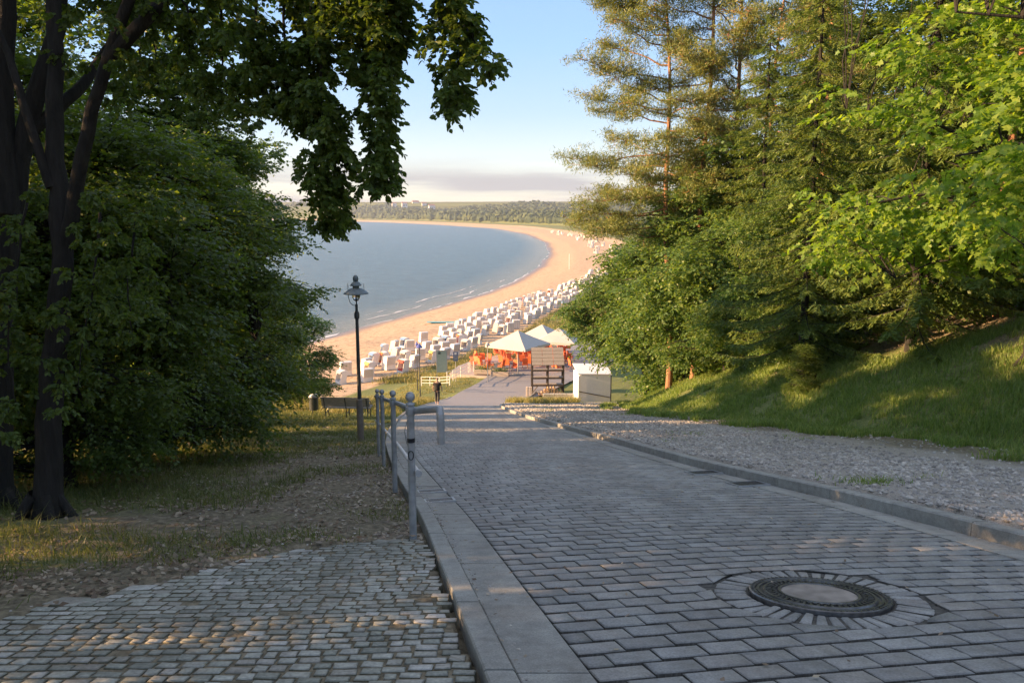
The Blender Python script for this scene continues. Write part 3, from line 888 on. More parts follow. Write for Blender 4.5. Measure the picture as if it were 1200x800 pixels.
def leaf_mesh(P, D, N, L, Wd, kind='quad'):
    """P base points, D directions, N normals; leaves L long, Wd wide"""
    D = nrm(D); Sd = nrm(np.cross(D, N)); N = np.cross(Sd, D)
    n = len(P); L = np.broadcast_to(L, (n,))[:, None]; Wd = np.broadcast_to(Wd, (n,))[:, None]
    if kind == 'quad':
        A = np.stack([P, P + D*L*.45 + Sd*Wd*.5 - N*L*.06, P + D*L - N*L*.12, P + D*L*.45 - Sd*Wd*.5 - N*L*.06], 1)
        F = (np.arange(n)*4)[:, None] + np.array([[0, 1, 2, 3]])
        return A.reshape(-1, 3), F
    if kind == 'blade':
        A = np.stack([P - Sd*Wd*.5, P + Sd*Wd*.5, P + D*L], 1)
        return A.reshape(-1, 3), (np.arange(n)*3)[:, None] + np.array([[0, 1, 2]])
    if kind == 'hex':
        A = np.stack([P, P + D*L*.3 + Sd*Wd*.46 + N*L*.05, P + D*L*.68 + Sd*Wd*.38 + N*L*.02, P + D*L - N*L*.10, P + D*L*.68 - Sd*Wd*.38 + N*L*.02, P + D*L*.3 - Sd*Wd*.46 + N*L*.05], 1)
        b = (np.arange(n)*6)[:, None]
        return A.reshape(-1, 3), np.concatenate([b + np.array([[0, 1, 2, 3]]), b + np.array([[0, 3, 4, 5]])])
    if kind == 'palm':      # five-lobed leaf
        pts = [(0, 0), (.05, .55), (.42, .34), (.60, .62), (.68, .22), (1.05, 0.0), (.68, -.22), (.60, -.62), (.42, -.34), (.05, -.55)]
        A = np.stack([P + D*L*a + Sd*Wd*b_*.9 - N*L*.12*(a*a) for a, b_ in pts], 1)
        b = (np.arange(n)*10)[:, None]
        return A.reshape(-1, 3), np.concatenate([b + np.array([[0, 1, 2]]), b + np.array([[0, 8, 9]])]), np.concatenate([b + np.array([[0, 2, 3, 4]]), b + np.array([[0, 4, 5, 6]]), b + np.array([[0, 6, 7, 8]])])

def curve(p0, p1, sag=0.0, n=6, wig=0.0, r=None):
    p0, p1 = np.array(p0, float), np.array(p1, float)
    t = np.linspace(0, 1, n)[:, None]
    p = p0*(1-t) + p1*t
    p[:, 2] += -sag * 4 * t[:, 0]*(1-t[:, 0])
    if wig and r is not None: p[1:-1] += r.normal(0, wig, (n-2, 3))
    return p

def twigs_and_leaves(r, C, out, rad, ntw, nlf, tl, LL, WW, kind, droop=0.35, flat=0.45, upn=1.0):
    """sprays of leaves round clump centres C; out = preferred direction per clump"""
    nC = len(C)
    th = r.normal(0, 1, (nC, ntw, 3)); th[..., 2] *= flat
    d = nrm(nrm(th) + out[:, None, :]*0.55)
    st = C[:, None, :] + th * rad[:, None, None] * 0.32
    ln = np.broadcast_to(tl, (nC,))[:, None] * r.uniform(.6, 1.25, (nC, ntw))
    t = (np.arange(nlf) + 0.6)/nlf
    t = t[None, None, :, None] + r.uniform(-.04, .04, (nC, ntw, nlf, 1))
    P = st[:, :, None, :] + d[:, :, None, :]*ln[:, :, None, None]*t
    P[..., 2] -= droop * ln[:, :, None] * t[..., 0]**2
    side = nrm(np.cross(d, np.array([0, 0, 1.0])))
    sg = np.where(np.arange(nlf) % 2, 1.0, -1.0)[None, None, :, None]
    D = d[:, :, None, :]*0.7 + side[:, :, None, :]*sg*0.8 + r.normal(0, .3, P.shape)
    D[..., 2] -= droop*0.8
    N = np.array([0, 0, upn]) + r.normal(0, .55, P.shape)
    n = P.size//3
    s_ = r.uniform(.65, 1.2, n)
    return st.reshape(-1, 3), d.reshape(-1, 3), ln.ravel(), leaf_mesh(P.reshape(-1, 3), D.reshape(-1, 3), N.reshape(-1, 3), LL*s_, WW*s_, kind)

def ell_points(r, n, ells, shell=0.55):
    w = np.array([e[3]*e[4]*e[5] for e in ells])**(2/3); w /= w.sum()
    k = r.choice(len(ells), n, p=w)
    u = nrm(r.normal(0, 1, (n, 3)))
    q = r.uniform(shell, 1.0, n)[:, None]
    E = np.array(ells)[k]
    return E[:, :3] + u*q*E[:, 3:6], u

def broadleaf(name, seed, trunk, ells, nclump, ntw, nlf, tl, LL, WW, kind='quad', leaf='leaf_dark', bark='bark', shell=0.5, droop=0.35, label=None, cat='tree', group=None, loc=(0, 0, 0), crad=0.8, r0=0.2, floor=None, flat=0.45, extra=None, brr=0.03, twigs=True):
    """trunk: list of polylines [(pts, r_base, r_tip)], first is the main trunk. Coordinates relative to loc."""
    r = np.random.default_rng(seed)
    t = empty(name, loc, label, cat, group)
    tb = MB()
    allp = []
    for pts, ra, rb_ in trunk:
        pts = np.array(pts, float)
        k = np.linspace(0, 1, len(pts)); kk = np.linspace(0, 1, max(8, len(pts)*3))
        # smooth polyline
        sm_ = np.stack([np.interp(kk, k, pts[:, i]) for i in range(3)], 1)
        sm_[1:-1] = (sm_[:-2] + sm_[1:-1]*2 + sm_[2:])/4
        sm_[1:-1, :2] += r.normal(0, ra*0.12, (len(sm_)-2, 2))
        rad = ra*(1-kk) + rb_*kk
        if pts[0][2] <= 0.01 and len(allp) == 0:
            for k_ in range(6):
                a_ = k_*1.05 + r.uniform(-.2, .2); q_ = pts[0] + np.array([math.cos(a_)*ra*.8, math.sin(a_)*ra*.8, .34])
                e_ = pts[0] + np.array([math.cos(a_)*ra*3.0, math.sin(a_)*ra*3.0, -.06 - K*math.sin(a_)*ra*3])
                tb.tube([q_, (q_*.45+e_*.55) + np.array([0, 0, -.03]), e_], [ra*.42, ra*.36, ra*.12], 6, False)
        if pts is trunk[0][0] or (pts[0] == np.array(trunk[0][0][0])).all(): rad[0] *= 1.35; rad[1] *= 1.08
        tb.tube(sm_, rad, 9, False)
        allp.append(sm_)
    tb.build('trunk', M[bark], t, smooth=True)
    C, u = ell_points(r, nclump, ells, shell)
    if extra is not None:
        C = np.concatenate([C, np.array(extra, float)]); u = np.concatenate([u, np.tile([0, 0, -0.6], (len(extra), 1))])
    if floor is not None: C[:, 2] = np.maximum(C[:, 2], floor(C[:, 0]+loc[0], C[:, 1]+loc[1]) - loc[2] + 0.15)
    # limbs
    AP = np.concatenate(allp)
    lb = MB()
    for c in (C if extra is None else C[:-len(extra)])[::2]:
        lower = AP[AP[:, 2] < c[2] + 0.3]
        if len(lower) == 0: lower = AP[:2]
        j = np.argmin(np.linalg.norm((lower - c)*np.array([1, 1, .8]), axis=1))
        p = curve(lower[j], c, sag=-0.12*np.linalg.norm(c-lower[j])*0.5, n=5, wig=0.06, r=r)
        lb.tube(p, np.linspace(brr, 0.006, 5), 4, False)
    lim = lb.build('limb', M[bark], t); lim['kind'] = 'stuff'
    cen = np.mean([e[:3] for e in ells], axis=0)
    out = nrm((C - cen) * np.array([1, 1, .5]))
    radv = np.full(len(C), crad); tlv = np.full(len(C), tl)
    if extra is not None: radv[-len(extra):] = 0.09; tlv[-len(extra):] = 0.075
    st, d, ln, L = twigs_and_leaves(r, C, out, radv, ntw, nlf, tlv, LL, WW, kind, droop, flat)
    if twigs:
        e1 = st + d*ln[:, None]*0.9; e1[:, 2] -= droop*ln*0.8
        sd_ = nrm(np.cross(d, [0, 0, 1.0]))*0.004
        A = np.stack([st - sd_, st + sd_, e1], 1).reshape(-1, 3)
        tw = mesh_np('twigs', A, (np.arange(len(st))*3)[:, None] + np.array([[0, 1, 2]]), M[bark], t); tw['kind'] = 'stuff'
    cr_ = mesh_np('crown', L[0], list(L[1:]), M[leaf], t)
    return t

def at(px, py, y):
    """a point of the place at distance y ahead that the photograph shows at (px, py)"""
    c_, s_ = math.cos(PITCH), math.sin(PITCH)
    u, v = (px-600)/FPX, (400-py)/FPX
    k = y/(c_ + v*s_)
    return (u*k, y, CAMZ + (-s_ + v*c_)*k)

# --- left: the two dark beeches by the path
bx, by = -4.45, 7.0
bz = Hs(bx, by)
def rel(p, o): return tuple(p[i]-o[i] for i in range(3))
o1 = (bx, by, bz - 0.1)
T1 = [([rel(p, o1) for p in (o1, at(58, 480, 7.05), at(66, 380, 7.1), at(75, 300, 7.2), at(68, 180, 7.3), at(65, 60, 7.4), at(60, -120, 7.6), at(40, -420, 7.8))], 0.125, 0.045),
      ([rel(p, o1) for p in (at(76, 290, 7.2), at(98, 170, 7.0), at(126, 70, 6.8), at(180, -80, 6.4), at(280, -300, 6.2))], 0.07, 0.03),
      ([rel(p, o1) for p in (at(60, 220, 7.2), at(30, 130, 7.2), at(10, 60, 7.3), at(-60, -60, 7.4))], 0.045, 0.025),
      ([rel(p, o1) for p in (at(126, 70, 6.8), at(250, -60, 6.3), at(380, -160, 6.1), at(520, -220, 6.0))], 0.06, 0.02)]
def hang(pts, y, n, spread, r):
    """clump centres that follow a hanging bough given by picture points"""
    k = np.linspace(0, 1, n)
    q = [np.interp(k, np.linspace(0, 1, len(pts)), [p[i] for p in pts]) for i in (0, 1)]
    return [rel(np.array(at(a, b, y + r.uniform(-.35, .35))) + r.normal(0, spread, 3)*np.array([1, 1, .6]), o1) for a, b in zip(*q)]
hr = np.random.default_rng(5)
EX = []; BOUGHS = []
for pts, y, n, sp_ in (
    ([(392, -60), (378, 30), (372, 120), (376, 190), (384, 225), (388, 262)], 6.0, 85, 0.055),
    ([(400, 120), (392, 160), (398, 190)], 5.9, 14, 0.05),
    ([(365, -60), (362, 40), (360, 110), (366, 150)], 6.2, 50, 0.08),
    ([(330, -60), (335, 40), (338, 110), (345, 140)], 6.3, 50, 0.10),
    ([(460, -60), (448, 30), (443, 100), (440, 170), (446, 222)], 5.8, 80, 0.050),
    ([(428, -60), (424, 0), (420, 50), (428, 90)], 5.9, 34, 0.07),
    ([(478, -60), (476, -10), (470, 30), (462, 60)], 5.9, 22, 0.06),
    ([(540, -60), (534, 0), (538, 50), (533, 95), (530, 125)], 5.6, 42, 0.045),
    ([(540, 20), (556, 48), (562, 64), (566, 80)], 5.6, 9, 0.03),
    ([(512, -50), (518, 10), (514, 45)], 5.6, 12, 0.04),
    ([(400, -40), (404, 20), (400, 60)], 6.0, 24, 0.08),
    ([(300, -60), (300, 30), (305, 90), (312, 120)], 6.4, 50, 0.15),
    ([(255, -60), (258, 30), (262, 90), (270, 130)], 6.6, 50, 0.18),
    ([(215, -40), (220, 30), (228, 110)], 6.9, 44, 0.2),
    ([(170, -40), (175, 30), (185, 100)], 7.1, 36, 0.22),
    ([(130, -40), (135, 30), (140, 90)], 7.4, 26, 0.25),
    ([(118, 250), (112, 330), (95, 400), (88, 470)], 6.9, 34, 0.13),
    ([(30, 240), (15, 330), (8, 430), (28, 500)], 6.9, 36, 0.14),
    ([(160, 250), (150, 330), (155, 400)], 7.2, 30, 0.18)):
    EX += hang(pts, y, n, sp_, hr)
    BOUGHS.append([rel(at(a, b, y), o1) for a, b in pts])
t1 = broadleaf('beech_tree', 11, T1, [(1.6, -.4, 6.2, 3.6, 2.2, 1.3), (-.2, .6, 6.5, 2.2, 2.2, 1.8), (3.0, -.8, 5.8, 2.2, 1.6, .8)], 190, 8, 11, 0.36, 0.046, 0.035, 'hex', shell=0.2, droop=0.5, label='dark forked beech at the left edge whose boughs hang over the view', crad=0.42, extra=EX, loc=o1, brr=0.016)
o0 = (-5.35, 7.6, Hs(-5.35, 7.6) - 0.1)
T0 = [([rel(p, o0) for p in (o0, at(-2, 420, 7.6), at(8, 280, 7.6), at(20, 190, 7.7), at(45, 110, 7.7), at(72, 20, 7.8), at(90, -200, 8))], 0.14, 0.06),
      ([rel(p, o0) for p in (at(8, 250, 7.6), at(2, 120, 7.6), at(5, -40, 7.7), at(-20, -300, 7.8))], 0.12, 0.06),
      ([rel(p, o0) for p in (at(30, 160, 7.7), at(90, 110, 7.9), at(110, 80, 8.1), at(180, -20, 8.4))], 0.07, 0.03)]
t0 = broadleaf('beech_tree', 12, T0, [(-.6, 1.2, 6.6, 2.8, 2.6, 1.5), (1.2, 1.6, 5.6, 2.2, 1.8, 1.0)], 110, 9, 10, 0.4, 0.085, 0.058, 'quad', shell=0.2, droop=0.4, label='dark beech half cut off by the left edge, behind the forked one', crad=0.5, loc=o0, brr=0.02)

bg_ = MB()
for q_ in BOUGHS:
    k_ = np.linspace(0, 1, len(q_)); kk_ = np.linspace(0, 1, 12)
    bg_.tube(np.stack([np.interp(kk_, k_, [p[i] for p in q_]) for i in range(3)], 1) + hr.normal(0, .012, (12, 3)), np.linspace(.014, .003, 12), 4, False)
bo_ = bg_.build('hanging_bough', M['bark'], t1); bo_['kind'] = 'stuff'

# --- left: the leafy trees that reach down to the ground beside the verge
def bushtree(seed, leaf, h, rad, name='broadleaf_tree', n=420, LL=0.085, low=0.3, **k):
    tr = [([(0, 0, -0.3), (0.05, 0, h*.4), (-.05, .1, h*.8)], 0.12, 0.03), ([(0, 0, h*.15), (rad*.4, 0, h*.5)], 0.07, 0.02), ([(0, 0, h*.2), (-rad*.4, rad*.2, h*.6)], 0.06, 0.02), ([(0, 0, h*.1), (0, -rad*.5, h*.35)], 0.05, 0.02)]
    rr = np.random.default_rng(seed*7)
    E = [(0, 0, h*.45, rad*.55, rad*.55, h*.42)]
    for q in range(15):
        zc = h*(.10 + .82*(q+.5)/15); a = q*2.4 + rr.uniform(-.5, .5)
        ro = rad*(1.0 if zc < h*.45 else 1 - .85*(zc/h-.45)/.55)*rr.uniform(.45, .85)
        lr = rad*rr.uniform(.30, .50)
        E.append((math.cos(a)*ro, math.sin(a)*ro, zc, lr, lr, lr*rr.uniform(.35, .6)))
    return broadleaf(name, seed, tr, E, n, 10, 11, 0.55, LL, LL*.66, 'quad', leaf, shell=0.25, crad=0.55, flat=0.30, **k)
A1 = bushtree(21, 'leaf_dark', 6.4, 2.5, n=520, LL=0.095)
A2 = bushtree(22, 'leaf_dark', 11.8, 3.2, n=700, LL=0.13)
A3 = bushtree(23, 'leaf_bush', 8.2, 3.5, n=640, LL=0.13)
used = set()
def place(proto, x, y, s, rz, label, group=None, dz=-0.05, cat='tree', name=None):
    o = proto if proto.name not in used else copy_tree(proto)
    used.add(proto.name)
    o.location = (x, y, Hs(x, y) + dz); o.rotation_euler = (0, 0, rz); o.scale = (s, s, s)
    tag(o, label, cat, group)
    if name: o.name = name
    return o
GL = 'leafy trees along the left verge'
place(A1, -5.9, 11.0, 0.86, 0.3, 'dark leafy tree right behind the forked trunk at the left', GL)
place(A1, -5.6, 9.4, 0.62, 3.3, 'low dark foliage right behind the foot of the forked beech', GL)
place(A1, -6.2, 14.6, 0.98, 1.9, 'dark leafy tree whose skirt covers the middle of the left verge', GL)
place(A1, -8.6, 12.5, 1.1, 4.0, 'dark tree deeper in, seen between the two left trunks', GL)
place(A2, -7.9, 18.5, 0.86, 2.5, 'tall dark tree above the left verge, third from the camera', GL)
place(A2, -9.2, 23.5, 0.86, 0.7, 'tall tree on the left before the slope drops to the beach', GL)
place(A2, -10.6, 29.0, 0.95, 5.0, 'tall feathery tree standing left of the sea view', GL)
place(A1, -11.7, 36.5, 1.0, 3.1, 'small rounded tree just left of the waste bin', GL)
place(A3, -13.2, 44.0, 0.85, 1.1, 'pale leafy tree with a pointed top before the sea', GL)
GB = 'trees on the wooded slope at the left'
for k, (x, y, s, pr) in enumerate(((-11.5, 17.5, .95, A2), (-13, 23, .9, A2), (-9.8, 7.6, .95, A1))):
    place(pr, x, y, s, k*1.7, ('leafy tree deeper in the left wood behind the third tree', 'leafy tree deeper in the left wood near the slope to the beach', 'leafy tree behind the half cut off beech')[k], GB)

GE = 'unseen trees added to shade the foreground'  # out of view, added to keep the low sun off the foreground
for k, (x, y, s) in enumerate(((-10.5, 2.8, .95), (-13, 6.0, 1.0), (-12.5, 11.0, .9), (-9.4, -.6, .9))):
    place(A2, x, y, s, k*1.3+.4, ('nearest unseen tree added for shade beyond the left edge', 'unseen tree added for shade behind the nearest', 'farther unseen tree added for shade, above the slope', 'unseen tree added for shade left of the camera')[k], GE)

# --- right: bushes, maples
GR = 'broadleaf trees and bushes on the right bank'
B1 = place(A3, 9.3, 41.5, 1.35, 0.2, 'big round sunlit bush beside the white tarpaulin shed', GR, name='hazel_bush')
lz_ = Hs(8.6, 47)
broadleaf('hazel_bush', 61, [([(0, 0, -.3), (-.6, 0, 2.4), (-1.8, 0, 4.6), (-2.4, 0, 7)], .13, .04), ([(-.4, 0, 1.8), (-2.2, 0, 3.4), (-4, 0, 4.4)], .07, .02)],
          [(-4.2, 0, 4.6, 1.5, 1.5, 1.1), (-3.2, .3, 6.2, 1.9, 1.9, 1.3), (-1.8, 0, 5.2, 1.9, 1.9, 1.6), (-2.0, -.3, 7.8, 1.8, 1.8, 1.3), (-1.0, 0, 9.2, 1.3, 1.3, 1.0), (-5.0, 0, 5.4, .8, .9, .6)], 330, 10, 11, .5, .13, .09, 'quad', 'leaf_bush', shell=.25, crad=.55, flat=.35,
          label='yellow-green tree leaning left over the white shed toward the parasols', cat='tree', group=GR, loc=(8.6, 47, lz_))
place(A3, 10.0, 35.5, 0.9, 2.9, 'dark bush to the right of the big sunlit bush', GR, name='hazel_bush')
place(A3, 9.8, 47.0, 1.45, 4.4, 'taller tree rising behind the big sunlit bush', GR)
place(A3, 10.6, 29.0, 0.50, 5.4, 'low dark shrub on the bank under the conifers', GR, cat='shrub', name='shrub')
place(A1, 9.0, 23.3, 0.26, 1.4, 'small shrub at the foot of the right bank beside the grass', GR, cat='shrub', name='shrub')

def maple(seed, loc, base, ells, n, label, LL=0.12):
    tr = [([(0, 0, -.2), (-.2, 0, 2.5), (-.5, .2, 5), (-.8, .3, 8)], 0.17, 0.05), ([(-.3, 0, 3), (-2.5, 0, 3.8), (-4.6, 0, 3.4)], 0.06, 0.015), ([(-.4, .1, 4), (-2.5, .5, 5.4), (-4.4, .7, 5.6)], 0.06, 0.015), ([(-.2, 0, 2), (-2, -.4, 2.6), (-3.6, -.6, 1.9)], 0.045, 0.012)]
    return broadleaf('maple_tree', seed, tr, ells, n, 9, 8, 0.42, LL, LL*.95, 'palm', 'leaf_maple', shell=0.15, droop=0.45, label=label, crad=0.55, loc=loc, group='maples leaning over the right bank', flat=0.28, brr=0.018)
mz = Hs(11.2, 11.5)
maple(31, (11.2, 11.8, mz), 0, [(-2.6, 0, 3.2, 3.0, 2.0, 1.4), (-1.2, 0.5, 5.6, 3.8, 2.4, 1.6), (-2.6, 0.2, 7.6, 3.0, 2.2, 1.3), (-.6, -.3, 2.3, 2.2, 1.4, .8)], 250, 'bright green maple leaning in from the right edge, nearest on the bank')
mz = Hs(12.0, 17.5)
maple(32, (12.0, 17.5, mz), 0, [(-2.6, 0, 3.0, 3.0, 2.2, 1.3), (-1.6, 0, 6.0, 3.8, 2.4, 2.2), (-2.0, 0, 9.0, 3.6, 2.4, 1.6)], 230, 'second maple up the bank behind the nearest one', 0.13)

# --- conifers
def spruce(seed, h, R, hb, nb=110, lean=0.0):
    r = np.random.default_rng(seed)
    t = empty('spruce_tree', (0, 0, 0))
    tb = MB(); tb.tube(curve((0, 0, -.5), (0, 0, h), n=10, wig=0.02, r=r), np.linspace(0.17, 0.02, 10), 8, False)
    tb.build('trunk', M['bark'], t, smooth=True)
    bb = MB(); P, D, N, L = [], [], [], []
    for k in range(nb):
        q = (k + r.random())/nb
        z = hb + (h-hb)*q
        a = k*2.4 + r.uniform(-.4, .4)
        ln = R*((1-q)**.75*.9 + .08)*r.uniform(.7, 1.12)
        m = 7; tt = np.linspace(0, 1, m)
        px_ = np.cos(a)*ln*tt; py_ = np.sin(a)*ln*tt
        pz_ = z - ln*(0.42*tt - 0.22*tt**3)
        br = np.stack([px_, py_, pz_], 1)
        bb.tube(br, np.linspace(0.022, 0.004, m), 4, False)
        ns = int(ln/0.11)
        ts = (np.arange(ns)+.5)/ns; ts = ts[ts > 0.12]
        c = np.stack([np.interp(ts, tt, br[:, i]) for i in range(3)], 1)
        for sgn in (-1, 1):
            side = np.array([-math.sin(a), math.cos(a), 0])*sgn
            d = np.array([math.cos(a), math.sin(a), 0])*.55 + side*.8
            d = d[None] + r.normal(0, .18, (len(c), 3)); d[:, 2] -= 0.55
            d = nrm(d); tl_ = 0.48*(1-ts*.55)*r.uniform(.6, 1.2, len(ts))*min(1, ln/1.5+.3)
            for kk in range(6):
                u = (kk+.3)/6
                p = c + d*tl_[:, None]*u; p[:, 2] -= .12*u*u
                for w in (-1, 1):
                    dd = d + nrm(np.cross(d, [0, 0, 1.0]))*w*.7 + r.normal(0, .3, d.shape)
                    P.append(p); D.append(dd); N.append(r.normal(0, .4, d.shape)+np.array([0, 0, 1])); L.append(tl_*0 + .13)
    lb_ = bb.build('branch', M['bark'], t); lb_['kind'] = 'stuff'
    P, D, N, L = [np.concatenate(a) for a in (P, D, N, L)]
    A, F_ = leaf_mesh(P, D, N, L*r.uniform(.8, 1.5, len(L)), 0.06, 'blade')
    mesh_np('crown', A, F_, M['leaf_spruce'], t)
    return t

def pine(seed, h, hb, R, nb, leftlong=True, r0=0.19, lean=(0, 0)):
    r = np.random.default_rng(seed)
    t = empty('pine_tree', (0, 0, 0))
    ax = lambda z: np.array([lean[0]*z/h + .12*math.sin(z*.5), lean[1]*z/h, z])
    zs = np.linspace(-.5, h, 16)
    tb = MB(); tb.tube([ax(z) for z in zs], np.linspace(r0, 0.04, 16), 9, False)
    tb.build('trunk', M['bark_pine'], t, smooth=True)
    bb = MB(); P, D, N = [], [], []
    def tuft(c, n, rad):
        p = c + r.normal(0, rad, (n, 3))*np.array([1, 1, .6])
        d = nrm(r.normal(0, 1, (n, 3)) + np.array([0, 0, .5]))
        P.append(p); D.append(d); N.append(r.normal(0, 1, (n, 3)))
    for k in range(nb):
        q = (k+.5)/nb
        z = hb + (h-hb)*q
        a = r.uniform(0, 2*PI)
        if leftlong and k % 2 == 0: a = PI + r.uniform(-.6, .6)
        ln = R*(1 - .45*q)*r.uniform(.55, 1.1)*(1.0 if abs(a-PI) < .7 else .65)
        m = 8; tt = np.linspace(0, 1, m)
        rise = r.uniform(-.28, .05) if q < .4 else r.uniform(-.05, .35)
        b0 = ax(z)
        br = np.stack([b0[0]+np.cos(a)*ln*tt, b0[1]+np.sin(a)*ln*tt, b0[2]+ln*(rise*tt + .12*tt*tt)], 1) + np.concatenate([np.zeros((1, 3)), r.normal(0, .06, (m-1, 3))])
        bb.tube(br, np.linspace(0.05, 0.008, m), 5, False)
        for j in range(int(8 + ln*6.5)):
            u = r.uniform(.30, 1.0)**.75
            c = np.array([np.interp(u, tt, br[:, i]) for i in range(3)])
            off_ = r.normal(0, 1, 3)*np.array([.55, .55, .30])*(.30 + .5*(1-abs(u-.7)))
            off_[2] += .05
            e = c + off_
            bb.tube([c, (c+e)/2 + np.array([0, 0, -.04]), e], [0.012, 0.009, 0.004], 3, False)
            tuft(e, 56, 0.20)
    for j in range(8):
        q = r.uniform(.1, 1); z = hb*.55 + (hb*.45)*q; a = r.uniform(0, 2*PI); ln = r.uniform(.5, 1.6)
        b0 = ax(z); e = b0 + np.array([math.cos(a)*ln, math.sin(a)*ln, r.uniform(-.2, .3)])
        bb.tube(curve(b0, e, n=4, wig=.05, r=r), [0.025, .018, .012, .005], 4, False)
    lb_ = bb.build('branch', M['bark_pine'], t); lb_['kind'] = 'stuff'
    P, D, N = [np.concatenate(a) for a in (P, D, N)]
    A, F_ = leaf_mesh(P, D, N, r.uniform(.14, .24, len(P)), 0.036, 'blade')
    mesh_np('crown', A, F_, M['leaf_pine'], t)
    return t
PA = pine(41, 22, 8.0, 5.9, 40, lean=(-.8, 0))
PB = pine(42, 25, 10, 4.5, 32, lean=(.5, 0), r0=.17)
SA = spruce(43, 16, 3.7, 1.0, 150)
GP = 'tall pines on the right'
place(PA, 8.3, 40, 1.0, 0, 'tall pine with orange upper trunk and long boughs reaching left over the sea', GP, cat='pine')
place(PB, 9.3, 39, 1.0, 0.4, 'slimmer pine just right of the leftmost one, its trunk running out of the frame', GP, cat='pine')
place(PA, 14.2, 45, 0.98, 2.4, 'pine standing behind the dark spruce, sunlit at its top', GP, cat='pine')
place(PB, 15.2, 24, 0.9, 2.0, 'pine with reddish trunk high on the bank at the far right', GP, cat='pine')
place(PA, 13.4, 34, 0.9, 4.4, 'pine between the dark spruces, half hidden', GP, cat='pine')
place(PA, 11.6, 41, 1.02, 1.2, 'bushy pine whose crown fills the gap right of the two orange trunks', GP, cat='pine')
GS = 'spruces on the right bank'
place(SA, 10.1, 26.5, 0.92, 0, 'dark spruce with horizontal drooping boughs in the middle of the right bank', GS, cat='spruce')
place(SA, 12.3, 23.5, 1.05, 1.9, 'spruce with a grey trunk behind the maple leaves', GS, cat='spruce')
place(SA, 11.0, 34.5, 0.95, 3.7, 'spruce behind the big sunlit bush', GS, cat='spruce')
GW = 'trees of the wood behind the right bank'
for k, (pr, x, y, s, lb) in enumerate((
    (A2, 11.8, 47.5, 1.15, 'tall leafy tree filling the gap between the orange pine trunks'), (A3, 10.9, 38.2, 1.45, 'bright round leafy tree just right of the second orange trunk'),
    (A2, 15.5, 13, 1.1, 'dark leafy tree behind the nearest maple at the right edge'), (A2, 16, 19, 1.2, 'tall leafy tree behind the second maple'),
    (SA, 17.5, 28, 1.1, 'spruce high on the slope behind the grey-trunked spruce'), (A2, 15.5, 35, 1.3, 'tall leafy tree showing between the pines and the spruces'),
    (SA, 16.5, 41, 1.15, 'spruce behind the pine in the middle of the right wood'), (A2, 12.5, 54, 1.15, 'tall leafy tree rising behind the big round bush'),
    (SA, 20, 22, 1.2, 'spruce deep in the wood at the far right'), (A2, 21, 30, 1.3, 'leafy tree deep in the wood, up the slope'),
    (SA, 19, 50, 1.2, 'farthest spruce of the right wood'), (A2, 20, 14, 1.3, 'leafy tree deep in the wood behind the right edge'),
    (A2, 13.2, 29.5, .8, 'slender leafy tree between the two front spruces'), (A2, 22, 40, 1.4, 'leafy tree on the top of the right slope'),
    (A3, 16, 64, 1.2, 'sunlit bushy tree beyond the right wood toward the beach'), (A3, 19, 76, 1.1, 'farthest bushy tree on the dune behind the beach'),
    (A3, 12.2, 38.5, 1.25, 'broad bright leafy tree right of the leftmost pines'), (A3, 11.4, 32, .95, 'leafy bush tree filling the gap below the spruce boughs'), (A3, 12.8, 45.5, 1.5, 'tall bright leafy tree behind the pine trunks'), (A3, 14.5, 26, 1.1, 'leafy tree up the bank behind the front spruce'))):
    place(pr, x, y, s, k*2.1, lb, GW)

# ------------------------------------------------------------------ far woodland, thicket behind the beach
n = 90000
yy = RNG.uniform(650, 5400, n)
fx_ = FOOT(yy)
xx = fx_ + (yy*0.9) * RNG.random(n)**1.3 - np.where(yy > 2400, 1200*RNG.random(n), 0)
k_ = (xx > fx_ + 6) & (np.abs(xx/yy) < 0.75) & ((xx/yy < 0.22))
xx, yy = xx[k_], yy[k_]
xx, yy = xx[:20000], yy[:20000]
zz = H(xx, yy)
rr = np.interp(yy, [650, 1500, 3600, 5400], [3.5, 6, 9, 16]) * RNG.uniform(.5, 1.3, len(xx))
A, Fr = rocks(np.stack([xx, yy, zz + rr*0.55], 1), rr, flat=1.0, seed=9)
tag(mesh_np('far_woodland', A, Fr, M['farwood']), 'dark band of woodland along the far curve of the bay', 'woodland', kind='stuff')

n = 1500
yy = RNG.uniform(88, 900, n)**1.0
yy = 88 + (900-88)*RNG.random(n)**1.8
xx = FOOT(yy) + 1 + 0.25*yy*RNG.random(n)**1.3
zz = H(xx, yy)
rr = np.interp(yy, [88, 200, 900], [1.6, 2.4, 5]) * RNG.uniform(.6, 1.2, n)
C = np.stack([xx, yy, zz + rr*.35], 1)
m = 70
u = nrm(RNG.normal(0, 1, (n, m, 3))); u[..., 2] = np.abs(u[..., 2])*.9 - .15
P = C[:, None] + u*rr[:, None, None]*RNG.uniform(.75, 1.05, (n, m, 1))
A, Fr = leaf_mesh(P.reshape(-1, 3), (u + RNG.normal(0, .8, u.shape)).reshape(-1, 3), (u + RNG.normal(0, .5, u.shape)).reshape(-1, 3), np.repeat(rr*.30, m), np.repeat(rr*.22, m), 'quad')
tag(mesh_np('dune_thicket', A, Fr, M['leaf_bush']), 'low green and rusty thicket on the dune behind the beach', 'thicket', kind='stuff')

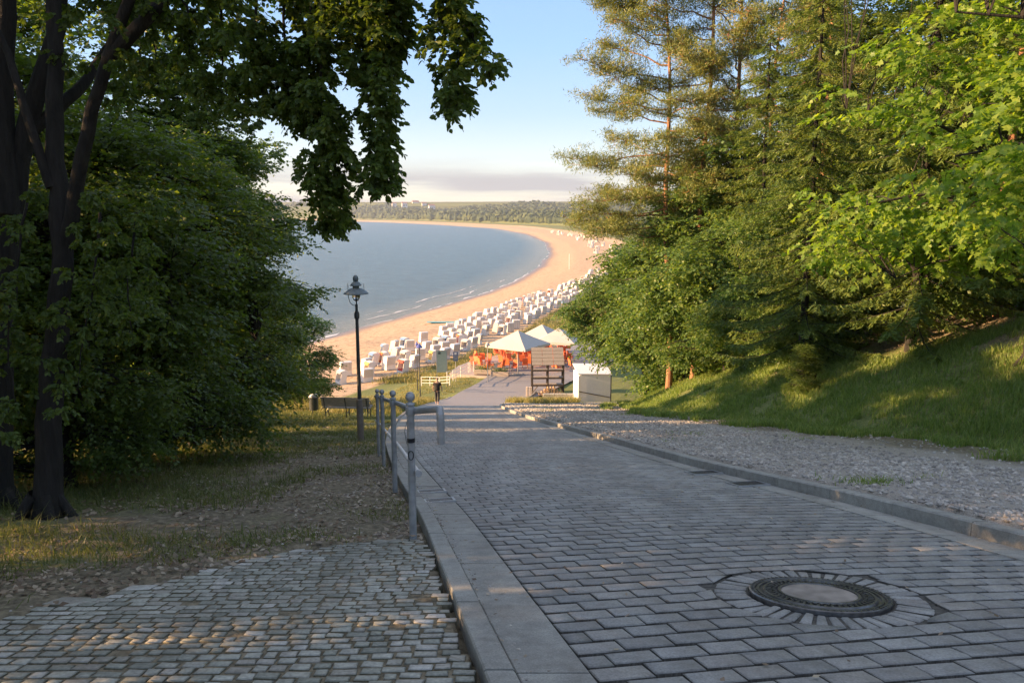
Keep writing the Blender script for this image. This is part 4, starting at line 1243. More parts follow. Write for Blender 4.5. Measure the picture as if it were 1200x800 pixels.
# houses among the far trees
M['farwall'] = simple('far_wall', (0.75, 0.72, 0.68), 0.8, var=0.05)
M['farroof'] = simple('far_roof', (0.30, 0.14, 0.10), 0.8, var=0.2)
M['glass'] = simple('dark_glass', (0.05, 0.06, 0.07), 0.15, var=0.1)
def far_house(px, y, w, h, lab):
    x = (px-600)/FPX*y*0.985
    z = Hs(x, y)
    z += 9
    t = empty('house', (x, y, z), lab, 'house', 'white houses among the far trees', rz=0.3)
    b = MB(); b.box((0, 0, h/2-6), (w, w*.6, h+12)); b.build('wall', M['farwall'], t)
    r_ = MB(); hw, hd = w*.55, w*.36
    r_.add([(-hw, -hd, h), (hw, -hd, h), (hw, hd, h), (-hw, hd, h), (-hw*.8, 0, h+w*.25), (hw*.8, 0, h+w*.25)], [(0, 1, 5, 4), (1, 2, 5), (2, 3, 4, 5), (3, 0, 4), (3, 2, 1, 0)])
    r_.build('roof', M['farroof'], t)
    for k in range(3):
        q = MB(); q.box((-w*.3 + k*w*.3, -w*.3-.05, h*.55), (w*.13, .3, h*.3)); q.build('window', M['glass'], t)
for px, y, w, h, lab in ((462, 2300, 13, 12, 'small white house on the far hill, leftmost of the far houses'), (474, 2350, 16, 14, 'white house on the far hill left of the tall white block'), (487, 2400, 20, 19, 'tallest white block among the far trees'), (497, 2380, 14, 15, 'white house just right of the tall far block'), (506, 2300, 18, 13, 'low wide white house among the far trees'), (519, 2400, 13, 12, 'far white house at the right end of the group')):
    far_house(px, y, w, h, lab)

# ------------------------------------------------------------------ grass, litter
def blades(name, X, Y, hgt, wid, mat, label, lean=0.35, seg2=False, n_per=6, spread=0.05, seed=1, zoff=0.0):
    r = np.random.default_rng(seed)
    n = len(X)
    X = np.repeat(X, n_per) + r.normal(0, spread, n*n_per); Y = np.repeat(Y, n_per) + r.normal(0, spread, n*n_per)
    hg = np.repeat(hgt, n_per) * r.uniform(.45, 1.25, n*n_per)
    wd = np.repeat(wid, n_per) if not np.isscalar(wid) else np.full(n*n_per, wid)
    Z = H(X, Y) - 0.01 + zoff
    a = r.uniform(0, 2*PI, len(X)); b = r.uniform(0, 2*PI, len(X)); ln = np.abs(r.normal(0, lean, len(X)))
    P = np.stack([X, Y, Z], 1)
    sd_ = np.stack([np.cos(a), np.sin(a), 0*a], 1)*wd[:, None]*.5
    d1 = np.stack([np.cos(b)*ln, np.sin(b)*ln, np.ones_like(a)], 1)
    mid = P + d1*hg[:, None]*.55
    tip = P + np.stack([np.cos(b)*ln*1.9, np.sin(b)*ln*1.9, np.ones_like(a)*.92], 1)*hg[:, None]
    A = np.stack([P - sd_, P + sd_, mid + sd_*.7, mid - sd_*.7, tip], 1)
    i = (np.arange(len(X))*5)[:, None]
    o = mesh_np(name, A.reshape(-1, 3), [i + np.array([[0, 1, 2, 3]]), i + np.array([[3, 2, 4]])], mat)
    return tag(o, label, 'grass', kind='stuff')

# bank on the right: thick grass
n = 21000
yy = 6 + 42*RNG.random(n)**1.25; hh = -1.3 + 9.3*RNG.random(n)**1.2
xx = FOOT(yy) + hh + 0.5*(fbm(yy*0.8, yy*0) - .5)
k_ = (fbm(xx*.5, yy*.5) > 0.30 + 0.05*np.maximum(hh-3, 0)) & ((hh > 0.5) | ((hh > -.3) & (RNG.random(n) < .45)) | (fbm(xx*1.1+5, yy*1.1) > .60))
xx, yy = xx[k_], yy[k_]
blades('grass_bank', xx, yy, np.full(len(xx), .20)*(0.6+fbm(xx*.9, yy*.9)), 0.012 + 0.0006*yy, M['grass'], 'thick green grass on the bank right of the gravel strip', n_per=7, spread=.07, seed=51)
# verge on the left: thin tufts
n = 15000
yy = 4 + 40*RNG.random(n)**1.3; dd_ = 0.5 + (6 + .1*yy)*RNG.random(n)
xx = XL(yy) - dd_
k_ = (cob_edge(xx) < yy - .12) & (fbm(xx*.9 + 3, yy*.9) > np.interp(yy, [4, 18, 26], [0.50, 0.44, 0.38]) - 0.14*sstep(1.2, 4.5, dd_))
xx, yy = xx[k_], yy[k_]
blades('grass_tufts', xx, yy, (0.09 + 0.05*sstep(2, 5, dd_[k_]))*(0.5+fbm(xx*2.5, yy*2.5)*1.3), 0.005 + 0.0005*yy, M['vergegrass'], 'thin tufts of grass scattered over the left verge', n_per=7, spread=.09, lean=.75, seed=52)
# weeds in the joints of the cobbles, a few tufts in the gravel
n = 260
xx = RNG.uniform(-4.5, .2, n); yy = RNG.uniform(2.2, 5.8, n)
k_ = (cob_edge(xx) > yy) & (xx < XL(yy) - .5) & (fbm(xx*2, yy*2) > .48)
blades('joint_weeds', xx[k_], yy[k_], np.full(k_.sum(), .035), .005, M['grass'], 'tiny weeds growing in the joints of the cobbled path', n_per=6, spread=.02, seed=53)
n = 900
yy = RNG.uniform(5, 55, n); xx = XR(yy) + .2 + (FOOT(yy)-XR(yy))*RNG.random(n)
k_ = fbm(xx*.7+9, yy*.35) > .64
xx, yy = np.concatenate([xx[k_], RNG.normal(4.05, .12, 24)]), np.concatenate([yy[k_], RNG.normal(8.3, .14, 24)])
blades('gravel_weeds', xx, yy, np.full(len(xx), .10), .012, M['grass'], 'sparse weeds coming up through the gravel strip', n_per=7, spread=.08, lean=.6, seed=54)
# tall yellowish grass between bench and beach, and round the plaza
n = 14000
yy = RNG.uniform(33, 80, n); xx = RNG.uniform(-26, -1, n)
k_ = (xx < XL(yy) - .7) & (fbm(xx*.25, yy*.25) > .36) & (xx - XS(yy) > 38 + 4*fbm(xx*.3, yy*.3))
xx, yy = xx[k_], yy[k_]
blades('dune_grass', xx, yy, 0.45*(0.4+fbm(xx*.4, yy*.4)*1.2)*np.interp(yy, [33, 45, 62, 64], [.6, 1.2, 1, .35]), .03, M['drygrass'], 'tall sunlit yellow-green grass between the road and the beach', n_per=7, spread=.16, seed=55)
n = 16000
yy = 78 + 130*RNG.random(n)**1.4; dsh = np.interp(yy, [79, 110, 150, 232], [35.2, 34.0, 31.6, 28.2]) + 22*RNG.random(n)
xx = XS(yy) + dsh
k_ = (xx < FOOT(yy) + 3) & (fbm(xx*.2, yy*.2) > .36) & ~((yy < 92) & (xx > -4) & (dsh > 47))
xx, yy = xx[k_], yy[k_]
blades('dune_grass', xx, yy, np.full(len(xx), .5), .06, M['drygrass'], 'yellow grass strip on the low dune behind the beach chairs', n_per=6, spread=.35, seed=56)
n = 900
yy = RNG.uniform(47, 62, n); xx = XR(yy) + RNG.uniform(.3, 5.0, n)
k_ = (fbm(xx*.5, yy*.5) > .42) & (yy < 60)
blades('grass_island', xx[k_], yy[k_], np.full(k_.sum(), .42), .03, M['drygrass'], 'sunlit yellow grass at the end of the gravel by the wooden stall', n_per=9, spread=.14, seed=57)

# dead leaves and twigs
n = 26000
yy = 3.6 + 24*RNG.random(n)**1.6; xx = XL(yy) - .5 - (5.5 + .15*yy)*RNG.random(n)**1.1
k_ = (cob_edge(xx) < yy + .03) | (RNG.random(n) < .03)
k2 = fbm(xx*1.3, yy*1.3) > .36
k_ &= k2
xx, yy = xx[k_], yy[k_]
A, Fr = leaf_mesh(np.stack([xx, yy, H(xx, yy) + RNG.uniform(.004, .03, len(xx))], 1), np.concatenate([RNG.normal(0, 1, (len(xx), 2)), RNG.normal(0, .25, (len(xx), 1))], 1), np.concatenate([RNG.normal(0, .4, (len(xx), 2)), np.ones((len(xx), 1))], 1), RNG.uniform(.03, .075, len(xx)), RNG.uniform(.018, .045, len(xx)))
tag(mesh_np('leaf_litter', A, Fr, M['litter']), 'brown dead leaves lying on the bare soil of the left verge', 'leaf litter', kind='stuff')
n = 9000
yy = 8 + 34*RNG.random(n); hh = 3 + 9*RNG.random(n); xx = FOOT(yy) + hh
A, Fr = leaf_mesh(np.stack([xx, yy, H(xx, yy) + RNG.uniform(.01, .04, n)], 1), np.concatenate([RNG.normal(0, 1, (n, 2)), RNG.normal(0, .3, (n, 1))], 1), np.concatenate([RNG.normal(0, .4, (n, 2)), np.ones((n, 1))], 1), RNG.uniform(.06, .11, n), RNG.uniform(.03, .06, n))
tag(mesh_np('forest_litter', A, Fr, M['litter']), 'reddish dead leaves on the forest floor above the grassy bank', 'leaf litter', kind='stuff')

# leaves and bits blown over the road, more of them along the gutters
n = 520
yy = 2.2 + 22*RNG.random(n)**1.4; u = RNG.random(n); u = np.where(RNG.random(n) < .55, RNG.choice([0.0, 1.0], n) + RNG.normal(0, .03, n), u)
xx = XL(yy) - .30 + (XR(yy) - XL(yy) + .28)*np.clip(u, 0, 1)
A, Fr = leaf_mesh(np.stack([xx, yy, B0(yy) + .010], 1), np.stack([RNG.normal(0, 1, n), RNG.normal(0, 1, n), -K*0 + RNG.normal(0, .12, n)], 1), np.concatenate([RNG.normal(0, .2, (n, 2)), np.ones((n, 1))], 1), RNG.uniform(.02, .05, n), RNG.uniform(.010, .026, n))
tag(mesh_np('fallen_leaves', A, Fr, M['litter']), 'small dry leaves and bits scattered over the stone road', 'leaf litter', kind='stuff')

# ------------------------------------------------------------------ pipe railing on the left
POSTS = [(-0.80, 5.92), (-1.37, 8.66), (-1.95, 11.3), (-2.36, 13.2)]
rail = empty('pipe_railing', (POSTS[0][0], POSTS[0][1], Hs(*POSTS[0])), 'grey steel pipe railing with ball-topped posts along the left kerb', 'railing')
RO = np.array(rail.location)
def Pz(i, h): return np.array([POSTS[i][0], POSTS[i][1], -K*POSTS[i][1] + h]) - RO
for i, (x, y) in enumerate(POSTS):
    p = MB()
    p.tube([Pz(i, -.25), Pz(i, .3), Pz(i, 1.10)], .030, 14)
    po = p.build('post', M['galv'], rail, smooth=False)
    b = MB(); c = Pz(i, .055)
    b.lathe([(.031, 1.045), (.036, 1.05), (.036, 1.06), (.016, 1.067), (.016, 1.078), (.026, 1.084), (.036, 1.10), (.038, 1.115), (.034, 1.13), (.022, 1.146), (.006, 1.152)], tuple(c), 14)
    b.build('ball_cap', M['galv'], po, smooth=True)
    for h_ in (1.0,):
        cl = MB(); cl.lathe([(.037, h_-.03), (.039, h_-.02), (.039, h_+.02), (.037, h_+.03)], tuple(c), 14); cl.build('clamp', M['galv'], po)
tor = []
for k in range(20):
    a = 2*PI*k/20
    tor.append(Pz(0, .70) + np.array([.0345*math.sin(.65*math.cos(a)), -.0345*math.cos(.65*math.cos(a)), .036*math.sin(a)]))
tor.append(tor[0])
g = MB(); g.tube(tor, .0035, 5, False)
M['ink'] = simple('black_paint', (0.015, 0.015, 0.018), 0.6)
g.build('painted_ring', M['ink'], rail)
sk = MB(); sk.tube([Pz(0, .80), Pz(0, .835)], .0312, 14); sk.build('sticker', M['ink'], rail)
offr = np.array([.045, -.005, 0])
RH, RL = 1.055, 0.56
def railpts(h):
    return [Pz(i, h) + offr for i in range(4)]
up = railpts(RH)
e1 = np.array(at(515, 476, 5.55)) - RO + np.array([0, 0, -.02]); e0 = up[0]
tp = MB()
tp.tube([up[3] + np.array([-.35, 1.5, -1.5*K])] + up[::-1] + [e1], .026, 12)
tp.build('top_rail', M['galv'], rail, smooth=False)
el = []
for k in range(6):
    a = k/5*PI/2
    el.append(e1 + np.array([.012*k/5, -.05*math.sin(a), .05*(math.cos(a)-1)]))
el.append(el[-1] + np.array([0, 0, -.20]))
tp = MB(); tp.tube(el, .0285, 12); tp.build('rail_end', M['galv'], rail, smooth=False)
lo = railpts(RL)
tp = MB(); tp.tube([lo[3] + np.array([-.35, 1.5, -1.5*K])] + lo[::-1] + [lo[0] + np.array([.03, -.17, .17*K])], .020, 12)
lr = tp.build('lower_rail', M['whitepaint'], rail)
cp = MB(); q = lo[0] + np.array([.03, -.17, .17*K]); cp.tube([q + np.array([0, .03, 0]), q + np.array([.005, -.03, .01])], .026, 12); cp.build('end_cap', M['galv'], lr)

# ------------------------------------------------------------------ street lamp by the bench
lx, ly = -3.42, 16.9
lz = Hs(lx, ly)
lamp = empty('street_lamp', (lx, ly, lz), 'old style street lamp with a wide round shade standing before the sea', 'street lamp')
toph = at(422, 322, ly)[2] - lz
s0 = toph/3.66
p = MB(); p.lathe([(.075, -.1), (.075, .9), (.072, 1.0), (.05, 1.02)], n=14); p.build('sleeve', M['sleeve'], lamp)
p = MB(); p.lathe([(.045, .98), (.042, 1.6), (.036, 2.6*s0), (.036, 2.72*s0), (.056, 2.74*s0), (.06, 2.80*s0), (.05, 2.87*s0), (.03, 2.89*s0), (.03, 3.04*s0)], n=14); p.build('pole', M['darkmetal'], lamp)
p = MB(); p.lathe([(.265, 3.255*s0), (.275, 3.262*s0), (.265, 3.28*s0), (.13, 3.37*s0), (.10, 3.38*s0)], n=24); hd = p.build('lamp_shade', M['lampshade'], lamp, smooth=False)
p = MB(); p.lathe([(.07, 3.38*s0), (.07, 3.42*s0), (.125, 3.43*s0), (.125, 3.445*s0), (.09, 3.49*s0), (.05, 3.52*s0)], n=20); p.build('upper_cap', M['lampshade'], hd)
p = MB(); p.lathe([(.03, 3.50*s0), (.055, 3.53*s0), (.065, 3.58*s0), (.05, 3.63*s0), (.012, 3.66*s0)], n=16); p.build('ball_finial', M['lampshade'], hd, smooth=True)
gm, gn, gl, gb = newmat('lamp_glass'); gb.inputs['Base Color'].default_value = (.85, .8, .75, 1); gb.inputs['Transmission Weight'].default_value = .9; gb.inputs['Roughness'].default_value = .1; M['lglass'] = gm
p = MB(); p.lathe([(.02, 3.10*s0), (.06, 3.13*s0), (.085, 3.18*s0), (.09, 3.25*s0)], n=16); p.build('glass_bowl', M['lglass'], lamp, smooth=True)
p = MB(); p.tube([(0, 0, 3.02*s0), (0, 0, 3.26*s0)], .014, 8); p.build('stem', M['darkmetal'], lamp)
for sx in (-1,):
    pts = [(sx*.17, 0, 3.28*s0), (sx*.17, 0, 3.18*s0), (sx*.14, 0, 3.08*s0), (sx*.08, 0, 3.02*s0), (0, 0, 3.0*s0)]
    p = MB(); p.tube(pts, .008, 6); p.build('scroll_arm', M['darkmetal'], lamp)
for sx in (-1, 1):
    p = MB(); p.tube([(sx*.175, 0, 3.28*s0), (sx*.175, 0, 3.48*s0)], .007, 6); p.build('hanger', M['darkmetal'], hd)

# ------------------------------------------------------------------ bench, waste bin
bc = at(407, 488, 30); bzz = Hs(bc[0], 30)
bench = empty('park_bench', (bc[0], 30, bzz), 'slatted park bench with dark iron ends, seen from behind, facing the sea', 'bench', rz=-0.08)
for k, (y_, z_) in enumerate(((-.24, .86), (-.215, .76), (-.19, .66), (-.165, .56))):
    b = MB(); b.bbox((0, y_, z_), (1.95, .028, .088), .006, Matrix.Rotation(-.25, 4, 'X')); b.build('back_slat', M['wood'], bench)
for k in range(5):
    b = MB(); b.bbox((0, -.10 + k*.105, .44 + .008*k), (1.95, .09, .03), .006); b.build('seat_slat', M['wood'], bench)
for x_ in (-.86, 0, .86):
    b = MB()
    b.tube([(x_, -.29, .90), (x_, -.22, .70), (x_, -.15, .50), (x_, -.12, .42), (x_, .10, .40), (x_, .38, .43), (x_, .46, .47)], .022, 6)
    b.tube([(x_, -.14, .42), (x_, -.06, .26), (x_, -.20, .0)], .022, 6)
    b.tube([(x_, .34, .42), (x_, .26, .24), (x_, .36, .0)], .022, 6)
    b.tube([(x_, -.07, .24), (x_, .10, .20), (x_, .27, .24)], .014, 6)
    if x_: b.tube([(x_, -.2, .66), (x_, .1, .68), (x_, .34, .64), (x_, .40, .55), (x_, .36, .44)], .016, 6)
    b.build('iron_end', M['darkmetal'], bench)
bn = at(368, 481, 31.5); bz2 = Hs(bn[0], 31.5)
wb = empty('waste_bin', (bn[0], 31.5, bz2), 'dark round waste bin on a short post with a white bag on top', 'waste bin')
p = MB(); p.lathe([(.15, .24), (.185, .26), (.19, .74), (.20, .76), (.20, .79), (.17, .79), (.165, .70)], n=18); p.build('drum', M['darkmetal'], wb)
p = MB(); p.tube([(-.1, .16, -.1), (-.1, .16, .8)], .025, 8); p.build('post', M['darkmetal'], wb)
rg = np.random.default_rng(3)
v, f = ico(); 
M['bag'] = simple('white_plastic', (.7, .7, .7), .4, var=.1)
for k in range(1):
    A, F_ = rocks(np.array([(-.04, 0, .82), (.09, .03, .84), (.02, -.06, .88), (-.12, .02, .79)]), np.array([.13, .10, .09, .08]), flat=1, seed=8)
    mesh_np('plastic_bag', A, F_, M['bag'], wb, smooth=True)

# ------------------------------------------------------------------ beach chairs
M['wicker'] = simple('white_wicker', (0.74, 0.70, 0.64), 0.7, var=0.12, scale=30)
M['wickerside'] = simple('wicker_side', (0.55, 0.50, 0.45), 0.8, var=0.2, scale=40)
LIN = {'white': (0.62, 0.60, 0.56), 'orange': (0.72, 0.16, 0.06), 'blue': (0.14, 0.24, 0.42), 'grey': (0.36, 0.36, 0.38), 'red': (0.40, 0.07, 0.05), 'yellow': (0.75, 0.55, 0.12)}
for k_, c_ in LIN.items(): M['lin_'+k_] = simple('lining_'+k_, c_, 0.8, var=0.12, scale=20)
def shell(prof, w0, w1):
    """extruded closed side profile (y,z)"""
    V = [(w0, y, z) for y, z in prof] + [(w1, y, z) for y, z in prof]
    n = len(prof)
    return V, [tuple(reversed(range(n))), tuple(range(n, 2*n))] + [(i, (i+1) % n, n+(i+1) % n, n+i) for i in range(n)]
def chair_parts(lin, root, simple_=False):
    hood = MB(); base = MB(); back = MB(); seat = MB(); awn = MB(); st_ = MB()
    for s_ in (-1, 1):
        x0, x1 = s_*0.56, s_*0.61
        base.add(*shell([(-.42, .05), (.42, .05), (.42, .62), (-.36, .62)], x0, x1))
        hood.add(*shell([(-.34, .62), (.42, .62), (.62, 1.56), (.36, 1.64), (-.10, 1.60), (-.22, 1.15)], x0, x1))
    base.box((0, .40, .34), (1.12, .05, .58)); base.box((0, -.38, .20), (1.12, .05, .30)); base.box((0, 0, .36), (1.12, .74, .06))
    hood.add(*shell([(.40, .62), (.45, .62), (.64, 1.57), (.60, 1.59)], -.56, .56))
    hood.add(*shell([(.62, 1.57), (.36, 1.66), (-.10, 1.62), (-.10, 1.59), (.36, 1.62), (.60, 1.53)], -.56, .56))
    back.add(*shell([(.30, .45), (.38, .45), (.56, 1.50), (.50, 1.52)], -.54, .54))
    seat.box((0, -.02, .45), (1.1, .70, .12))
    awn.add(*shell([(-.10, 1.60), (-.30, 1.44), (-.29, 1.30), (-.27, 1.30), (-.27, 1.43), (-.09, 1.57)], -.56, .56))
    if not simple_:
        b = base.build('basket', M['wicker'], root); hood.build('hood', M['wicker'], root)
        back.build('backrest', M['lin_'+lin], root); seat.build('seat_cushion', M['lin_'+lin], root); awn.build('awning', M['lin_'+lin], root)
        for k in range(7):
            q = MB(); x_ = -.48 + k*.16
            q.add(*shell([(.47, .64), (.49, .64), (.67, 1.55), (.65, 1.55)], x_-.03, x_+.03)); q.build('slat', M['wickerside'], b)
        for s_ in (-1, 1):
            q = MB(); q.box((s_*.28, -.62, .14), (.46, .36, .16)); q.build('footrest', M['wickerside'], root)
protos = {}
fars = {}
for lin in LIN:
    fm = MB()
    for s_ in (-1, 1):
        fm.add(*shell([(-.42, .05), (.42, .05), (.62, 1.56), (.36, 1.64), (-.10, 1.60), (-.25, 1.0), (-.40, .6)], s_*.56, s_*.61))
    fm.add(*shell([(.40, .05), (.45, .05), (.64, 1.57), (.60, 1.59)], -.56, .56))
    fm.add(*shell([(.62, 1.57), (.36, 1.66), (-.10, 1.62), (-.10, 1.58), (.60, 1.53)], -.56, .56))
    fm.add(*shell([(-.40, .05), (.40, .05), (.40, .5), (-.38, .5)], -.56, .56))
    for k in range(4):
        x_ = -.42 + k*.28
        fm.add(*shell([(.452, .12), (.48, .12), (.675, 1.52), (.65, 1.54)], x_-.06, x_+.06))
    V = np.concatenate(fm.v)
    me_ = mesh_np('beach_chair', V, [np.array(a) for a in fm.f.values()], M['wicker'])
    q = MB(); q.add(*shell([(.30, .5), (.38, .5), (.56, 1.50), (.50, 1.52)], -.54, .54)); 
    me_.data.materials.append(M['lin_'+lin]); me_.data.materials.append(M['wickerside'])
    # the seat box and lining take the colour of the cloth
    pc = np.array([p.center[:] for p in me_.data.polygons])
    for i, p in enumerate(me_.data.polygons):
        c = p.center
        if abs(c.x) < .5 and c.y < .52 and c.z < 1.2 and p.normal.y < -.2 or (abs(c.x) < .5 and p.normal.z > .8 and c.z < .6): p.material_index = 1
    for p in me_.data.polygons:
        if p.center.y > .44 and abs(p.center.x) < .5 and p.normal.y > .5 and .3 < p.center.z < 1.5 and p.area < .3: p.material_index = 2
    fars[lin] = me_
used_far = set()
LABC = {'white': 'white wicker beach chair with pale lining in the long rows on the sand', 'orange': 'white beach chair with bright orange lining among the rows on the sand', 'blue': 'white beach chair with blue lining among the rows on the sand', 'grey': 'white beach chair with grey lining among the rows on the sand', 'red': 'white beach chair with dark red lining among the rows on the sand', 'yellow': 'white beach chair with yellow lining among the rows on the sand'}
GC = 'beach chairs on the sand'
cr_ = np.random.default_rng(77)
spots = []
y = 79.0
while y < 232:
    depth_rows = int(np.interp(y, [79, 95, 120, 170, 232], [3, 5, 5, 5, 3]))
    for j in range(depth_rows):
        if cr_.random() < 0.14: continue
        d0 = np.interp(y, [79, 110, 150, 232], [33.6, 32.4, 30, 26.5]) - j*2.25 + cr_.uniform(-.4, .4)
        yy_ = y + cr_.uniform(-.45, .45) - j*0.5
        spots.append((float(XS(yy_)) + d0, yy_, j))
    y += np.interp(y, [79, 150, 232], [2.5, 3.2, 4.4])
# the foremost few are set out by eye
FIRST = [((405, 437), 'white', 'left-most white beach chair, half behind the leaves by the sea', .3), ((432, 438), 'yellow', 'beach chair with yellow lining just right of the street lamp pole', .9), ((437, 424), 'blue', 'beach chair with blue-grey hood right of the street lamp pole', 1.1), ((449, 424), 'orange', 'beach chair with bright orange lining open to us near the lamp', .4), ((456, 431), 'white', 'white beach chair with a slanting hood, third right of the lamp', 1.2), ((463, 418), 'white', 'white beach chair with its back to us behind the slanting one', 3.0), ((472, 436), 'red', 'white beach chair with dark red cushion standing nearest the dune grass', 1.3), ((474, 424), 'grey', 'grey-lined beach chair behind the one with dark red cushion', 1.4)]
def unz(px, py, z):
    c_, s_ = math.cos(PITCH), math.sin(PITCH); u, v = (px-600)/FPX, (400-py)/FPX
    k = (z - CAMZ)/(-s_ + v*c_); return u*k, (c_ + v*s_)*k
fx = []
for (p, lin, lab, az) in FIRST:
    x, y = unz(p[0], p[1]+1, -15.95)
    t = empty('beach_chair', (x, y, Hs(x, y)), lab, 'beach chair', GC, rz=(-2.5 if lin == 'white' else -1.0) + (az - .9)*.3)
    t.scale = (0.98,)*3
    chair_parts(lin, t)
    fx.append((x, y)); protos.setdefault(lin, t)
for (x, y, j_) in spots:
    if any(math.hypot(x-a, y-b) < 2.0 for a, b in fx): continue
    if y < 92 and x < -22: continue
    lin = cr_.choice(['white', 'white', 'white', 'grey', 'blue', 'orange', 'red', 'yellow'], p=[.26, .26, .22, .09, .06, .05, .03, .03])
    az = -2.4 + cr_.normal(0, .32)
    if lin != 'white': az = -1.0 + cr_.normal(0, .25)
    if y < 112 and lin in protos:
        t = copy_tree(protos[lin]); t.location = (x, y, Hs(x, y)); t.rotation_euler = (0, 0, az)
    else:
        t = fars[lin] if lin not in used_far else fars[lin].copy()
        if lin in used_far: COL.objects.link(t)
        used_far.add(lin)
        t.location = (x, y, Hs(x, y)); t.rotation_euler = (0, 0, az)
    t.scale = (0.90,)*3
    row_ = ('landward row by the dune grass', 'second row from the grass', 'middle row', 'second row from open sand', 'row nearest open sand')[j_]
    zone_ = 'left of the parasols' if y < 100 else 'behind the parasols' if y < 135 else 'past the parasols' if y < 180 else 'at the far end'
    tag(t, ('beach chair with %s lining, ' % lin if lin != 'white' else 'all white beach chair, ') + row_ + ' ' + zone_, 'beach chair', GC)
for lin, o in fars.items():
    if lin not in used_far: bpy.data.objects.remove(o)
GF = 'white beach chairs far along the bay'
for k in range(46):
    y = 330 + 420*(k/46)**1.2 + cr_.uniform(-4, 4)
    x = float(XS(y)) + cr_.uniform(22, 34)
    t = fars['white'].copy(); COL.objects.link(t)
    t.location = (x, y, Hs(x, y)); t.rotation_euler = (0, 0, cr_.uniform(0, 6)); t.scale = (1.15,)*3
    tag(t, 'tiny distant white beach chair ' + ('in the nearest of the scattered rows along the bay' if k < 16 else 'in the middle of the scattered rows along the bay' if k < 32 else 'at the far end of the scattered rows along the bay'), 'beach chair', GF)

# ------------------------------------------------------------------ small things on the promenade
M['orange'] = simple('orange_cloth', (0.80, 0.17, 0.05), 0.7, var=0.15)
M['canvas'] = simple('white_canvas', (0.50, 0.47, 0.43), 0.8, var=0.04)
M['planks'] = simple('pale_planks', (0.50, 0.42, 0.34), 0.8, var=0.2, stretch=(1, 8, 8))
M['tarp'] = simple('white_tarpaulin', (0.80, 0.80, 0.80), 0.55, var=0.05)
M['blueen'] = simple('blue_enamel', (0.10, 0.12, 0.35), 0.4, var=0.1)
M['sign'] = simple('sign_blue', (0.10, 0.14, 0.24), 0.5, var=0.1)
M['board'] = simple('notice_board', (0.36, 0.42, 0.34), 0.6, var=0.1)

def parasol(px, py, y, half, lab, rz, hgt=2.9):
    top = at(px, py, y); g = Hs(top[0], y); h = top[2] - g
    t = empty('market_parasol', (top[0], y, g), lab, 'parasol', 'large white parasols of the terrace', rz=rz)
    p = MB(); p.tube([(0, 0, 0), (0, 0, h-.05)], .05, 8); p.build('pole', M['galv'], t)
    p = MB(); p.box((0, 0, .08), (.9, .9, .16)); p.build('foot', M['concrete'], t)
    dz = half*.42
    cn = [(half, 0), (half*.5, half*.5), (0, half), (-half*.5, half*.5), (-half, 0), (-half*.5, -half*.5), (0, -half), (half*.5, -half*.5)]
    V = [(0, 0, h)] + [(a*.5, b*.5, h - dz*.54) for a, b in cn] + [(a, b, h - dz - (.0 if k % 2 == 0 else -.06)) for k, (a, b) in enumerate(cn)] + [(a, b, h - dz - .2) for a, b in cn]
    for k in range(8):
        j = (k+1) % 8
        q = MB(); idx = [0, 1+k, 1+j, 9+k, 9+j, 17+k, 17+j]
        q.add([V[i] for i in idx], [(0, 1, 2), (1, 3, 4, 2), (3, 5, 6, 4)]); q.build('canvas_panel', M['canvas'], t)
    for k in range(8):
        a, b = cn[k]; q = MB(); q.tube([(0, 0, h-.12), (a*.97, b*.97, h-dz-.04)], .018, 4); q.build('rib', M['galv'], t)
    return t
parasol(607, 387, 74, 3.25, 'large square white parasol over the terrace, nearest', .2)
parasol(635, 380, 83, 3.3, 'second large white parasol behind the nearest', .3)
parasol(655, 384, 80, 3.0, 'third parasol, half hidden by the sunlit bush', .5)

M['orangewood'] = simple('warm_wood', (0.42, 0.2, 0.1), 0.7)
def orange_chair(root):
    s_ = MB(); s_.box((0, 0, .44), (.52, .5, .05)); s_.build('seat', M['orange'], root)
    b = MB(); b.box((0, .27, .78), (.52, .05, .62), Matrix.Rotation(-.2, 4, 'X')); b.build('backrest', M['orange'], root)
    for sx in (-.23, .23):
        f = MB(); f.tube([(sx, -.22, 0), (sx, .05, .45), (sx, .33, 1.0)], .02, 4); f.tube([(sx, .25, 0), (sx, -.22, .62)], .02, 4); f.tube([(sx, -.24, .62), (sx, .26, .64)], .02, 4); f.build('side_frame', M['orangewood'], root)
oc = empty('terrace_chair', (0, 0, 0)); orange_chair(oc)
first = True
cr2 = np.random.default_rng(9)
OC = []
for k in range(120):
    y = cr2.uniform(75.5, 87); x = cr2.uniform(-4.6, 6.5)
    if x < -2 and y > 81: continue
    if any(math.hypot(x-a, y-b) < .75 for a, b in OC): continue
    OC.append((x, y))
for (x, y) in OC:
    t = oc if first else copy_tree(oc); first = False
    t.location = (x, y, max(Hs(x, y), -14.36)); t.rotation_euler = (0, 0, cr2.uniform(0, 6.3)); t.scale = (1.08,)*3
    tag(t, 'orange garden chair on the terrace, ' + ('left end by the planters' if x < -2 else 'in front of the nearest parasol' if y < 78 and x < 2 else 'under the parasols' if x < 2 else 'right part behind the wooden stall'), 'chair', 'orange chairs of the terrace')
# ground of the terrace
tv = [(-6.2, 75.2), (-1.5, 73.0), (5.5, 73.0), (9.5, 78), (7.5, 88), (1, 88), (-3.5, 83), (-5.6, 79)]
me = bpy.data.meshes.new('terrace'); me.from_pydata([(x, y, -14.385) for x, y in tv] + [(x, y, -16.6) for x, y in tv], [], [tuple(range(8))] + [(i, 8+i, 8+(i+1) % 8, (i+1) % 8) for i in range(8)]); me.materials.append(M['paver'])
tag(link(bpy.data.objects.new('terrace', me)), kind='structure')

